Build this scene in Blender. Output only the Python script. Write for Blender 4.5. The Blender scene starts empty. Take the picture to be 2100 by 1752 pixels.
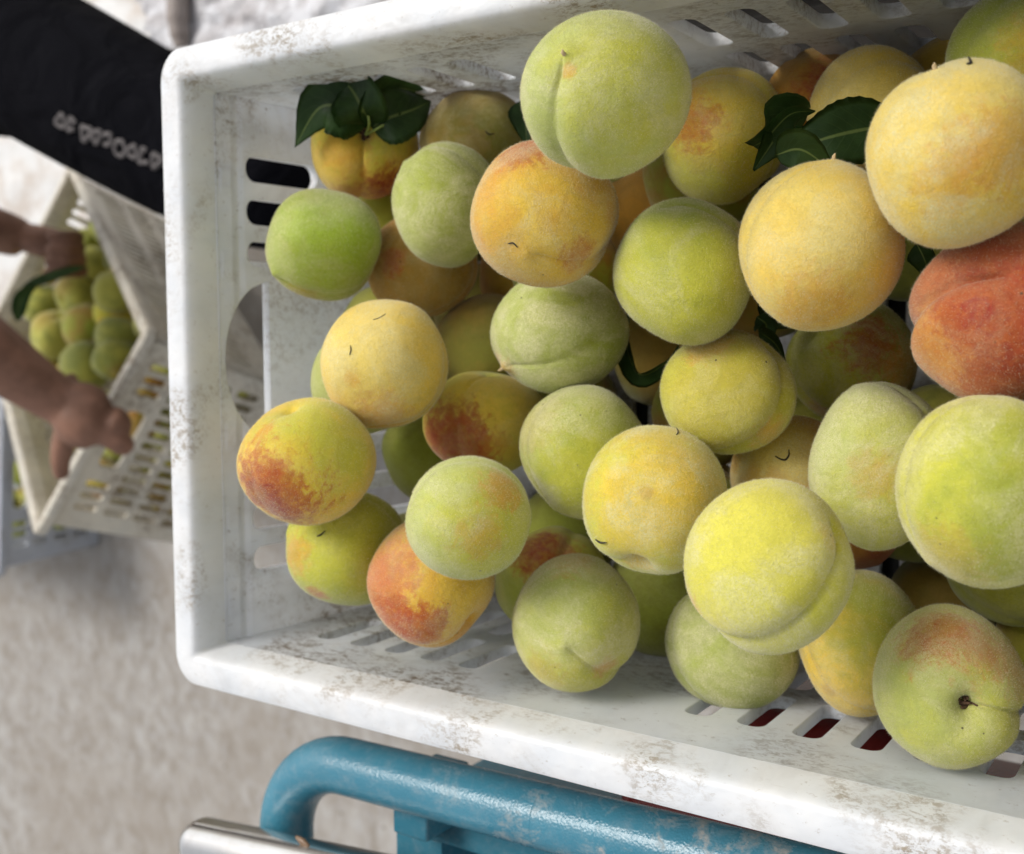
import bpy, bmesh, math, random
import numpy as np
from mathutils import Vector, Matrix, Quaternion
from mathutils.bvhtree import BVHTree

scene = bpy.context.scene
COL = scene.collection
rnd = random.Random(7)
nrg = np.random.default_rng(11)

# ------------------------------------------------------------------ camera
ZR = 1.12                                   # height of the crate rim above the ground
F = 2246.0                                  # focal length in pixels of a 2100 px wide picture
CR = np.array([0.829390542850673, -0.0020446745771132116, -0.5586655052316546])
CD = np.array([0.04277364130354248, -0.9968256263902311, 0.0671497295702633])
CF = np.array([-0.5570293915400713, -0.07958950858999768, -0.826670289222312])
CP = np.array([0.5704284560212314, 0.020818935728948017, 0.4539501294449467 + ZR])
cam_d = bpy.data.cameras.new('camera')
cam = bpy.data.objects.new('camera', cam_d); COL.objects.link(cam)
M = Matrix.Identity(4)
for r in range(3):
    M[r][0] = CR[r]; M[r][1] = -CD[r]; M[r][2] = -CF[r]; M[r][3] = CP[r]
cam.matrix_world = M
cam_d.sensor_fit = 'HORIZONTAL'; cam_d.sensor_width = 36.0
cam_d.lens = F/2100*36
cam_d.clip_start = 0.02; cam_d.clip_end = 200
cam_d.dof.use_dof = True
cam_d.dof.focus_distance = 0.50
cam_d.dof.aperture_fstop = 9.0
scene.camera = cam

# ------------------------------------------------------------------ light
SUN_EL, SUN_AZ = math.radians(52), math.radians(132)     # azimuth measured from +x towards +y
w = bpy.data.worlds.new('World'); scene.world = w; w.use_nodes = True
nt = w.node_tree; nt.nodes.clear()
sky = nt.nodes.new('ShaderNodeTexSky'); sky.sky_type = 'NISHITA'; sky.sun_disc = False
sky.sun_elevation = SUN_EL; sky.sun_rotation = math.pi/2 - SUN_AZ
sky.air_density = 1.0; sky.dust_density = 3.0
hs = nt.nodes.new('ShaderNodeHueSaturation'); hs.inputs['Saturation'].default_value = 0.22
bg = nt.nodes.new('ShaderNodeBackground'); bg.inputs['Strength'].default_value = 0.15
wo = nt.nodes.new('ShaderNodeOutputWorld')
nt.links.new(sky.outputs[0], hs.inputs['Color']); nt.links.new(hs.outputs[0], bg.inputs['Color']); nt.links.new(bg.outputs[0], wo.inputs[0])
sun_d = bpy.data.lights.new('sun', 'SUN'); sun_d.energy = 1.5; sun_d.angle = math.radians(24); sun_d.color = (1.0, 0.965, 0.91)
sun = bpy.data.objects.new('sun', sun_d); COL.objects.link(sun)
sd = Vector((math.cos(SUN_EL)*math.cos(SUN_AZ), math.cos(SUN_EL)*math.sin(SUN_AZ), math.sin(SUN_EL)))
sun.rotation_euler = sd.to_track_quat('Z', 'Y').to_euler(); sun.location = (-2, 3, 5)
scene.view_settings.view_transform = 'Standard'; scene.view_settings.look = 'None'
scene.view_settings.exposure = 0.36; scene.view_settings.gamma = 1.0
scene.view_settings.use_curve_mapping = False
scene.cycles.max_bounces = 8; scene.cycles.diffuse_bounces = 5; scene.cycles.transmission_bounces = 4

# ------------------------------------------------------------------ helpers
def at(px, py, z):
    'point seen at (px, py) of the 2100 px wide picture, z metres in front of the camera'
    return Vector(CP + (CR*((px-1050)/F) + CD*((py-876)/F) + CF)*z)
def hit(px, py, z):
    'point seen at (px, py) on the horizontal plane z'
    r = CR*((px-1050)/F) + CD*((py-876)/F) + CF
    return Vector(CP + r*((z-CP[2])/r[2]))
def tag(o, label=None, cat=None, group=None, kind=None):
    if label: o['label'] = label
    if cat: o['category'] = cat
    if group: o['group'] = group
    if kind: o['kind'] = kind
    return o
def empty(name, loc=(0, 0, 0)):
    o = bpy.data.objects.new(name, None); o.location = loc; o.empty_display_size = 0.02
    COL.objects.link(o); return o
def link(name, me, mat=None, parent=None, smooth=True):
    if mat is not None and not me.materials: me.materials.append(mat)
    if smooth: me.polygons.foreach_set('use_smooth', [True]*len(me.polygons))
    o = bpy.data.objects.new(name, me); COL.objects.link(o)
    if parent is not None: o.parent = parent
    return o
def bm_obj(name, bm, mat, parent=None, smooth=True, bevel=0.0, seg=2):
    if bevel > 0:
        bmesh.ops.bevel(bm, geom=[e for e in bm.edges if e.calc_face_angle(0) > 0.5], offset=bevel, segments=seg, affect='EDGES', profile=0.5)
    me = bpy.data.meshes.new(name); bm.to_mesh(me); bm.free()
    o = link(name, me, mat, parent, smooth)
    if smooth:
        try: me.set_sharp_from_angle(angle=math.radians(35))
        except Exception: pass
    return o
def box(bm, lo, hi, mat=None):
    r = bmesh.ops.create_cube(bm, size=1.0)
    c = [(a+b)/2 for a, b in zip(lo, hi)]; s = [(b-a) for a, b in zip(lo, hi)]
    for v in r['verts']:
        v.co = Vector((c[0]+v.co.x*s[0], c[1]+v.co.y*s[1], c[2]+v.co.z*s[2]))
        if mat is not None: v.co = mat @ v.co
    return r['verts']
def tube(bm, pts, rad, n=20, caps=True):
    pts = [Vector(p) for p in pts]; rings = []
    rad = rad if isinstance(rad, (list, tuple)) else [rad]*len(pts)
    t0 = (pts[1]-pts[0]).normalized()
    u = t0.orthogonal().normalized()
    for i, p in enumerate(pts):
        t = (pts[min(i+1, len(pts)-1)]-pts[max(i-1, 0)]).normalized()
        u = (u - t*u.dot(t)).normalized(); v = t.cross(u)
        rings.append([bm.verts.new(p+(u*math.cos(a)+v*math.sin(a))*rad[i]) for a in [2*math.pi*k/n for k in range(n)]])
    for a, b in zip(rings, rings[1:]):
        for k in range(n): bm.faces.new((a[k], a[(k+1) % n], b[(k+1) % n], b[k]))
    if caps:
        bm.faces.new(rings[0][::-1]); bm.faces.new(rings[-1])
def spline(pts, n=8):
    pts = [Vector(p) for p in pts]; out = []
    P = [pts[0]*2-pts[1]] + pts + [pts[-1]*2-pts[-2]]
    for i in range(1, len(P)-2):
        for k in range(n):
            t = k/n; a, b, c, d = P[i-1:i+3]
            out.append(0.5*((2*b)+(c-a)*t+(2*a-5*b+4*c-d)*t*t+(3*b-a-3*c+d)*t**3))
    out.append(pts[-1]); return out

# ---- node helpers
class NT:
    def __init__(s, name):
        s.m = bpy.data.materials.new(name); s.m.use_nodes = True; s.t = s.m.node_tree
        s.t.nodes.clear(); s.out = s.t.nodes.new('ShaderNodeOutputMaterial')
        s.b = s.t.nodes.new('ShaderNodeBsdfPrincipled'); s.L(s.b.outputs[0], s.out.inputs[0])
        s.tc = s.t.nodes.new('ShaderNodeTexCoord')
    def L(s, a, b): s.t.links.new(a, b)
    def put(s, sock, v):
        if isinstance(v, bpy.types.NodeSocket): s.L(v, sock)
        elif isinstance(v, (tuple, list)) and len(v) == 3 and sock.type == 'RGBA': sock.default_value = (*v, 1)
        else: sock.default_value = v
    def n(s, typ, props={}, **kw):
        d = s.t.nodes.new(typ)
        for k, v in props.items(): setattr(d, k, v)
        for k, v in kw.items(): s.put(d.inputs[k], v)
        return d
    def math(s, op, a, b=0.0, c=0.0, clamp=False):
        d = s.t.nodes.new('ShaderNodeMath'); d.operation = op; d.use_clamp = clamp
        s.put(d.inputs[0], a); s.put(d.inputs[1], b); s.put(d.inputs[2], c); return d.outputs[0]
    def vmath(s, op, a, b=(0, 0, 0)):
        d = s.t.nodes.new('ShaderNodeVectorMath'); d.operation = op
        s.put(d.inputs[0], a); s.put(d.inputs[1], b); return d
    def mapping(s, v, loc=(0, 0, 0), rot=(0, 0, 0), scale=(1, 1, 1)):
        d = s.t.nodes.new('ShaderNodeMapping'); s.L(v, d.inputs[0])
        d.inputs['Location'].default_value = loc; d.inputs['Rotation'].default_value = rot; d.inputs['Scale'].default_value = scale
        return d.outputs[0]
    def noise(s, v, scale, detail=4, rough=0.55, dist=0.0):
        d = s.t.nodes.new('ShaderNodeTexNoise'); s.L(v, d.inputs['Vector'])
        d.inputs['Scale'].default_value = scale; d.inputs['Detail'].default_value = detail
        d.inputs['Roughness'].default_value = rough; d.inputs['Distortion'].default_value = dist
        return d.outputs['Fac']
    def ramp(s, v, a, b, lo=0.0, hi=1.0, smooth=True):
        d = s.t.nodes.new('ShaderNodeMapRange'); d.interpolation_type = 'SMOOTHSTEP' if smooth else 'LINEAR'
        s.put(d.inputs['Value'], v); d.inputs['From Min'].default_value = a; d.inputs['From Max'].default_value = b
        d.inputs['To Min'].default_value = lo; d.inputs['To Max'].default_value = hi
        return d.outputs['Result']
    def mix(s, f, a, b, mode='MIX'):
        d = s.t.nodes.new('ShaderNodeMix'); d.data_type = 'RGBA'; d.blend_type = mode
        s.put(d.inputs['Factor'], f); s.put(d.inputs['A'], a) if False else None
        for nm, v in (('A', a), ('B', b)):
            sock = [i for i in d.inputs if i.name == nm and i.type == 'RGBA'][0]
            s.put(sock, v)
        fs = [i for i in d.inputs if i.name == 'Factor' and i.type == 'VALUE'][0]; s.put(fs, f)
        return [o for o in d.outputs if o.type == 'RGBA'][0]
    def bump(s, h, strength, dist):
        d = s.t.nodes.new('ShaderNodeBump'); s.put(d.inputs['Height'], h)
        d.inputs['Strength'].default_value = strength; d.inputs['Distance'].default_value = dist
        s.L(d.outputs[0], s.b.inputs['Normal']); return d
    def base(s, col=None, rough=None, metal=None, spec=None):
        if col is not None: s.put(s.b.inputs['Base Color'], col)
        if rough is not None: s.put(s.b.inputs['Roughness'], rough)
        if metal is not None: s.put(s.b.inputs['Metallic'], metal)
        if spec is not None: s.put(s.b.inputs['Specular IOR Level'], spec)

def lin(r, g, b):
    f = lambda c: ((c/255+0.055)/1.055)**2.4 if c/255 > 0.04045 else c/255/12.92
    return (f(r), f(g), f(b))

def plastic(name, base, dirt_col, dirt=0.5, scale=1.0, trans=0.25, rough=0.36, relief=False, where=None):
    m = NT(name); v = m.tc.outputs['Object']
    n1 = m.noise(m.mapping(v, scale=(0.7, 1, 1)), 190*scale, 5, 0.75, 0.25)
    n2 = m.noise(v, 13*scale, 3, 0.6, 0.4)
    n3 = m.noise(m.mapping(v, loc=(3, 1, 2), scale=(0.45, 1, 1)), 420*scale, 3, 0.7, 0.5)
    patch = m.ramp(n2, 0.60-0.20*dirt, 0.78-0.16*dirt)
    spk = m.ramp(n1, 0.47, 0.63, 0, 0.92); spk2 = m.ramp(n3, 0.51, 0.66, 0, 0.9)
    d = m.math('MULTIPLY', patch, m.math('MAXIMUM', spk, m.math('MULTIPLY', spk2, 0.8)))
    lone = m.math('MULTIPLY', m.ramp(n1, 0.60, 0.71), 0.75*dirt)
    film = m.math('MULTIPLY', m.ramp(m.noise(v, 24*scale, 4, 0.65, 0.8), 0.42, 0.70), 0.38*dirt)
    if where:                                   # grime keeps to the corner and the far ends
        ax_, lo_, hi_, mn_ = where
        ww = m.ramp(m.math('ABSOLUTE', m.n('ShaderNodeSeparateXYZ', Vector=v).outputs[ax_]), lo_, hi_, mn_, 1.0)
        d = m.math('MULTIPLY', d, ww); lone = m.math('MULTIPLY', lone, ww); film = m.math('MULTIPLY', film, ww)
    # scratches: thin stretched lines
    sc = m.noise(m.mapping(v, rot=(0.1, 0.2, 0.35), scale=(0.06, 1, 1)), 420*scale, 3, 0.6, 0.3)
    scr = m.math('MULTIPLY', m.ramp(sc, 0.68, 0.74), m.math('MULTIPLY', m.ramp(n2, 0.4, 0.6), 0.35*dirt))
    c = m.mix(m.ramp(m.noise(m.mapping(v, scale=(1, 1, .6)), 26, 3), 0.35, 0.65), base, tuple(x*y for x, y in zip(base, (0.92, 0.94, 0.965))))
    c = m.mix(film, c, tuple(0.5*a+0.5*b for a, b in zip(base, dirt_col)))
    c = m.mix(m.math('MAXIMUM', m.math('MAXIMUM', d, lone), scr, clamp=True), c, dirt_col)
    m.base(c, m.math('ADD', rough, m.math('MULTIPLY', d, 0.35)), 0, 0.4)
    h = m.math('ADD', m.math('MULTIPLY', m.noise(m.mapping(v, scale=(1, 1, 0.3)), 45, 3), 2.2), m.math('MULTIPLY', d, 0.3))
    if relief:                                  # moulded step, groove and shallow upright flutes of the end wall
        sp = m.n('ShaderNodeSeparateXYZ', Vector=v); z = sp.outputs[2]; y = sp.outputs[1]
        gr = m.ramp(m.math('ABSOLUTE', m.math('ADD', z, 0.0385)), 0.0055, 0.0, 0, -2.6)
        st = m.ramp(z, -0.0205, -0.0235, 0, -2.5)
        fl = m.math('MULTIPLY', m.ramp(m.math('SINE', m.math('MULTIPLY', y, 115.0)), 0.35, 0.9), m.math('MULTIPLY', m.ramp(z, -0.024, -0.027), m.ramp(z, -0.036, -0.033)))
        h = m.math('ADD', h, m.math('ADD', m.math('ADD', gr, st), m.math('MULTIPLY', fl, 2.0)))
    m.bump(h, 0.5, 0.0018)
    tr = m.t.nodes.new('ShaderNodeBsdfTranslucent'); m.L(c, tr.inputs[0])
    mx = m.t.nodes.new('ShaderNodeMixShader'); mx.inputs[0].default_value = trans
    m.L(m.b.outputs[0], mx.inputs[1]); m.L(tr.outputs[0], mx.inputs[2]); m.L(mx.outputs[0], m.out.inputs[0])
    return m.m

M_PLASTIC = plastic('white_plastic', (0.88, 0.89, 0.905), (0.20, 0.14, 0.085), 1.02, trans=0.42, where=(0, 0.30, 0.16, 0.52))
M_PLASTIC_END = plastic('white_plastic_end', (0.90, 0.91, 0.93), (0.24, 0.17, 0.10), 0.95, trans=0.5, relief=True, where=(1, 0.03, 0.14, 0.42))
M_PLASTIC_RIM = plastic('white_plastic_rim', (0.83, 0.83, 0.825), (0.36, 0.29, 0.205), 0.66, 1.2)
M_PLASTIC_FAR = plastic('cream_plastic', (0.76, 0.71, 0.60), (0.24, 0.17, 0.10), 1.0, 0.5)
M_PLASTIC_GREY = plastic('grey_plastic', (0.52, 0.54, 0.58), (0.2, 0.17, 0.13), 0.7, 0.5)

# ------------------------------------------------------------------ ground
g = NT('ground_concrete'); v = g.tc.outputs['Object']
vs = g.mapping(v, rot=(0, 0, 0.25), scale=(1.35, 1.0, 1))
a = g.noise(vs, 15, 4, 0.6, 0.4); b_ = g.noise(g.mapping(v, loc=(5, 2, 0), rot=(0, 0, 0.2), scale=(1.6, 1, 1)), 34, 3, 0.6, 0.4); c_ = g.noise(v, 2.2, 3)
col = g.mix(g.ramp(a, 0.25, 0.75), lin(132, 124, 114), lin(162, 158, 152))
col = g.mix(g.math('MULTIPLY', g.ramp(b_, 0.40, 0.76), 0.35), col, lin(176, 177, 179))
col = g.mix(g.math('MULTIPLY', g.ramp(c_, 0.45, 0.7), 0.6), col, lin(138, 129, 118))
sp = g.noise(v, 46, 2, 0.5)
col = g.mix(g.ramp(sp, 0.70, 0.76, 0, 0.75), col, lin(92, 80, 62))
g.base(col, 0.85, 0, 0.2); g.bump(g.noise(v, 60, 4, 0.6), 0.08, 0.004)
bm = bmesh.new()
bmesh.ops.create_grid(bm, x_segments=8, y_segments=8, size=30)
ground = bm_obj('ground', bm, g.m, smooth=False); tag(ground, 'beige grey dusty concrete ground', kind='structure')

# ------------------------------------------------------------------ crates
def rrect(cx, cy, wx, wy, r, n=4):
    'rounded rectangle, counter-clockwise'
    pts = []
    for sx, sy, a0 in ((1, 1, 0), (-1, 1, 90), (-1, -1, 180), (1, -1, 270)):
        for k in range(n+1):
            a = math.radians(a0+90*k/n)
            pts.append((cx+sx*(wx/2-r)+r*math.cos(a), cy+sy*(wy/2-r)+r*math.sin(a)))
    return pts
def panel_mesh(name, outline, holes, thick, bevel=0.0007):
    cu = bpy.data.curves.new(name, 'CURVE'); cu.dimensions = '2D'; cu.fill_mode = 'BOTH'
    cu.extrude = thick/2-bevel; cu.bevel_depth = bevel; cu.bevel_resolution = 1; cu.offset = -bevel
    for k, loop in enumerate([outline]+holes):
        sp = cu.splines.new('POLY'); sp.points.add(len(loop)-1); sp.use_cyclic_u = True
        for p, q in zip(sp.points, loop): p.co = (q[0], q[1], 0, 1)
    o = bpy.data.objects.new(name, cu); COL.objects.link(o)
    me = bpy.data.meshes.new_from_object(o.evaluated_get(bpy.context.evaluated_depsgraph_get()))
    bpy.data.objects.remove(o); bpy.data.curves.remove(cu)
    me.name = name
    return me
def place(me, origin, ux, uy):
    'panel xy plane mapped on ux (along) and uy (down the wall)'
    uz = ux.cross(uy).normalized()
    A = Matrix((( *[ux[0]], uy[0], uz[0], origin[0]), (ux[1], uy[1], uz[1], origin[1]), (ux[2], uy[2], uz[2], origin[2]), (0, 0, 0, 1)))
    me.transform(A); me.update()

TH = 0.0075
def make_crate(label, cat, mat, rim_mat, L=0.70, W=0.40, H=0.265, dense=False, group=None):
    'crate frame: rim top at z=0, outer corner of rim at x=0, y in -W/2..W/2'
    root = empty('plastic_crate'); tag(root, label, cat, group)
    e = 0.088 if not dense else 0.05; rimw = 0.0205
    se = 0.0 if not dense else 0.04
    # rim: profile swept round a rounded rectangle
    prof = [(0.003, -0.017), (0.0, -0.014), (0.0, -0.004), (0.0012, -0.0012), (0.004, 0.0), (0.0160, 0.0), (0.0180, -0.0004), (0.0194, -0.0016), (0.0206, -0.0040), (0.0216, -0.0080), (0.0246, -0.0228), (0.0215, -0.0232), (0.0175, -0.007), (0.004, -0.006), (0.003, -0.017)]
    bm = bmesh.new(); rings = []
    base = rrect(L/2, 0, L, W, 0.020, 8)
    N = len(base)
    for i, (x, y) in enumerate(base):
        ci = i//9
        sx, sy = ((1, 1), (-1, 1), (-1, -1), (1, -1))[ci]
        cx, cy = L/2+sx*(L/2-0.020), sy*(W/2-0.020)
        k = i % 9; a = math.radians(ci*90+90*k/8); nx, ny = math.cos(a), math.sin(a)
        ring = []
        for d, z in prof[:-1]:
            rr = 0.020-d
            if rr < 0.003:                    # inside of the corner: keep a small radius
                px_ = L/2+sx*(L/2-d-0.003); py_ = sy*(W/2-d-0.003)
                ring.append(bm.verts.new((px_+nx*0.003, py_+ny*0.003, z)))
            else: ring.append(bm.verts.new((cx+nx*rr, cy+ny*rr, z)))
        rings.append(ring)
    # subdivide the long runs by linear interpolation is not needed
    P = len(prof)-1
    for i in range(N):
        A, B = rings[i], rings[(i+1) % N]
        for k in range(P): bm.faces.new((A[k], B[k], B[(k+1) % P], A[(k+1) % P]))
    bmesh.ops.recalc_face_normals(bm, faces=bm.faces)
    bm_obj('rim', bm, rim_mat, root)
    Hh = H-0.0225; z0 = -0.0225
    # side walls
    def side(sy):
        x0, x1 = 0.0222, L-0.0222
        k = math.tan(e)
        out = [(x0, 0), (x1, 0), (x1-k*Hh, Hh), (x0+k*Hh, Hh)]
        holes = []
        if dense:
            rows = ((0.028, 0.072), (0.088, 0.132), (0.148, 0.192)); xs = [0.06+0.024*i for i in range(25)]
        elif sy > 0:
            rows = ((0.0225, 0.0775), (0.0955, 0.152), (0.17, 0.215)); xs = [0.0755+0.03*i for i in range(5)]+[0.332+0.03*i for i in range(11)]
        else:
            rows = ((0.042, 0.096), (0.112, 0.165), (0.18, 0.22)); xs = [0.070+0.0293*i for i in range(5)]+[0.3365+0.0293*i for i in range(11)]
        for h0, h1 in rows:
            for x in xs:
                if x < x0+k*h1+0.012 or x > x1-k*h1-0.012: continue
                wd = 0.0145 if not dense else 0.0115
                holes.append(rrect(x, (h0+h1)/2, wd, h1-h0, 0.0055, 4)[::-1])
        me = panel_mesh('side_wall', out, holes, TH)
        yo = sy*(W/2-0.0212-TH/2+0.004)
        dn = Vector((0, -sy*math.sin(se), -math.cos(se)))
        place(me, Vector((0, yo, z0)), Vector((1, 0, 0)), dn)
        bm_ = link('side_wall', me, mat, root, False); return bm_
    side(1); side(-1)
    for sx in (-1, 1):
        ys = W/2-0.0212-TH+0.0065
        tk = math.tan(se)
        out = [(-ys, 0), (ys, 0), (ys-tk*Hh, Hh), (-ys+tk*Hh, Hh)]
        holes = []; oy = 0.0035
        if dense:
            for h0, h1 in ((0.068, 0.108), (0.120, 0.160), (0.172, 0.212)):
                for i in range(-6, 7):
                    holes.append(rrect(i*0.0225, (h0+h1)/2, 0.0135, h1-h0, 0.005, 4)[::-1])
            holes.append(rrect(0, 0.035, 0.11, 0.034, 0.012, 5)[::-1])
            for i in (-6, -5, -4, 4, 5, 6): holes.append(rrect(i*0.0225, 0.036, 0.0135, 0.038, 0.005, 3)[::-1])
        else:
            for yy in (-0.128, -0.1005, -0.0725, 0.0735, 0.1005, 0.128):
                holes.append(rrect(yy+oy, 0.0535, 0.0165, 0.060, 0.0075, 5)[::-1])
            for yy in (-0.128, -0.1005, -0.0725, -0.043, -0.014, 0.014, 0.043, 0.0735, 0.1005, 0.128):
                holes.append(rrect(yy+oy, 0.150, 0.0165, 0.070, 0.0075, 5)[::-1])
            hl = []                             # D shaped hand hole, arched towards the rim
            hw, hb, ht = 0.0515, 0.0400, 0.0045
            for k in range(25):
                t = -1+2*k/24
                hl.append((0.0075+hw*t, hb-0.0025-(hb-ht-0.0025)*(1-abs(t)**2.1)**0.62))
            hl += [(0.0075+hw*0.985, hb), (0.0075-hw*0.985, hb)]
            holes.append(hl[::-1] if False else hl)
        me = panel_mesh('end_wall', out, holes, TH)
        xo = (0.0245-TH/2+0.0008) if sx < 0 else L-(0.0245-TH/2+0.0008)
        dn = Vector((math.sin(e) if sx < 0 else -math.sin(e), 0, -math.cos(e)))
        place(me, Vector((xo, 0, z0)), Vector((0, 1, 0)), dn)
        link('end_wall', me, mat if dense else M_PLASTIC_END, root, False)
        if not dense:                           # upright ribs moulded on the outside and a lip under the hand hole
            for yy in (-0.155, -0.085+oy, -0.0555, 0.071, 0.0865+oy, 0.157):
                bm = bmesh.new()
                for vv in box(bm, (-0.0035, yy-0.0016, -Hh), (0.0035, yy+0.0016, 0)):
                    h = -vv.co.z
                    vv.co = Vector((xo, 0, z0)) + dn*h + Vector((sx*(TH/2+0.003)+vv.co.x, vv.co.y, 0))
                bm_obj('outer_rib', bm, mat, root, False)
    # floor with slots
    k = math.tan(e)*Hh
    x0, x1 = 0.0245+k-0.003, L-0.0245-k+0.003; ys = W/2-0.0212-TH+0.002-(math.tan(se)*Hh)
    out = [(x0, -ys), (x1, -ys), (x1, ys), (x0, ys)]
    holes = [rrect(x0+0.04+i*0.03, j*0.085, 0.012, 0.06, 0.005, 3)[::-1] for i in range(int((x1-x0-0.06)/0.03)) for j in (-1.5, -0.5, 0.5, 1.5)]
    me = panel_mesh('floor_panel', out, holes, 0.006)
    place(me, Vector((0, 0, -H+0.003)), Vector((1, 0, 0)), Vector((0, 1, 0)))
    link('floor_panel', me, mat, root, False)
    return root

crate = make_crate('large dirty white plastic crate heaped with peaches in the foreground', 'crate', M_PLASTIC, M_PLASTIC_RIM)
crate.location = (0, 0, ZR)

def pose_crate(root, B, C, Adir):
    'B, C: outer rim corners of one end, Adir: roughly towards the other end'
    yv = (B-C).normalized(); xv = (Adir - yv*Adir.dot(yv)).normalized(); zv = xv.cross(yv).normalized()
    if zv.z < 0: yv = -yv; zv = xv.cross(yv).normalized()
    mid = (B+C)/2
    root.matrix_world = Matrix(((xv.x, yv.x, zv.x, mid.x), (xv.y, yv.y, zv.y, mid.y), (xv.z, yv.z, zv.z, mid.z), (0, 0, 0, 1)))
crate2 = make_crate('tilted cream plastic crate of peaches gripped by two hands at the left', 'crate', M_PLASTIC_FAR, M_PLASTIC_FAR, dense=True)
Bc, Cc = Vector((-0.789, 0.036, -0.599+ZR)), Vector((-1.012, -0.291, -0.542+ZR))
pose_crate(crate2, Bc, Cc, Vector((-1.351+0.789, 0.374-0.036, -0.862+0.599)))
crate3 = make_crate('grey plastic crate with gridded sides standing on the ground behind the tilted crate', 'crate', M_PLASTIC_GREY, M_PLASTIC_GREY, dense=True)
GB = hit(238, 1138, 0.0)
crate3.matrix_world = Matrix.Translation((GB.x-0.015, GB.y+0.185, 0.267)) @ Matrix.Rotation(math.radians(180-6), 4, 'Z')

# ------------------------------------------------------------------ peaches
PE = {
 1:(1242,198,175,173,0.47845),
 2:(1484,281,128,141,0.59832),
 3:(1683,222,125,125,0.62044),
 4:(1790,232,137,137,0.55963),
 5:(1960,180,115,114,0.58275),
 6:(2105,125,172,166,0.49848),
 7:(1962,318,193,195,0.42404),
 8:(1683,505,171,175,0.48231),
 9:(2060,645,204,190,0.44985),
 10:(1405,558,148,151,0.53769),
 11:(1117,441,151,151,0.54355),
 12:(918,422,114,129,0.65111),
 13:(664,503,119,115,0.674),
 14:(749,303,111,107,0.71693),
 15:(978,296,118,118,0.69848),
 16:(865,543,115,109,0.71156),
 17:(1088,560,105,103,0.75891),
 18:(1147,681,142,126,0.61914),
 19:(790,747,131,132,0.62165),
 20:(630,946,143,131,0.59856),
 21:(1000,715,113,113,0.73071),
 22:(985,640,105,100,0.8161),
 23:(995,868,128,107,0.68019),
 24:(1198,926,133,138,0.59723),
 25:(888,930,105,104,0.77918),
 26:(960,1062,128,127,0.56061),
 27:(710,1123,122,119,0.64504),
 28:(885,1194,131,133,0.60868),
 29:(1132,1190,118,112,0.69277),
 30:(1181,1276,131,142,0.60131),
 31:(1342,1025,148,153,0.53749),
 32:(1492,805,139,127,0.55909),
 33:(1744,742,136,130,0.62614),
 34:(1620,977,125,125,0.58471),
 35:(1802,955,146,172,0.52393),
 36:(2022,1007,191,200,0.43461),
 37:(1574,1160,174,180,0.4674),
 38:(1502,1318,139,136,0.60293),
 39:(1360,1232,118,118,0.69632),
 40:(1766,1318,135,151,0.56668),
 41:(1946,1406,160,169,0.50114),
 42:(2070,1150,137,135,0.59853),
 43:(790,690,106,104,0.76284),
 44:(750,780,112,110,0.7026),
 45:(1330,440,110,108,0.74166),
 46:(1355,725,110,108,0.74317),
 47:(1165,1100,110,110,0.75947),
 48:(1745,1060,110,108,0.61908),
 49:(1870,1050,108,104,0.6534),
 50:(2155,1320,118,116,0.62054),
 51:(2112,400,108,106,0.61747),
 52:(1930,1240,110,105,0.65727),
 53:(815,450,100,96,0.7697),
}
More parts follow.
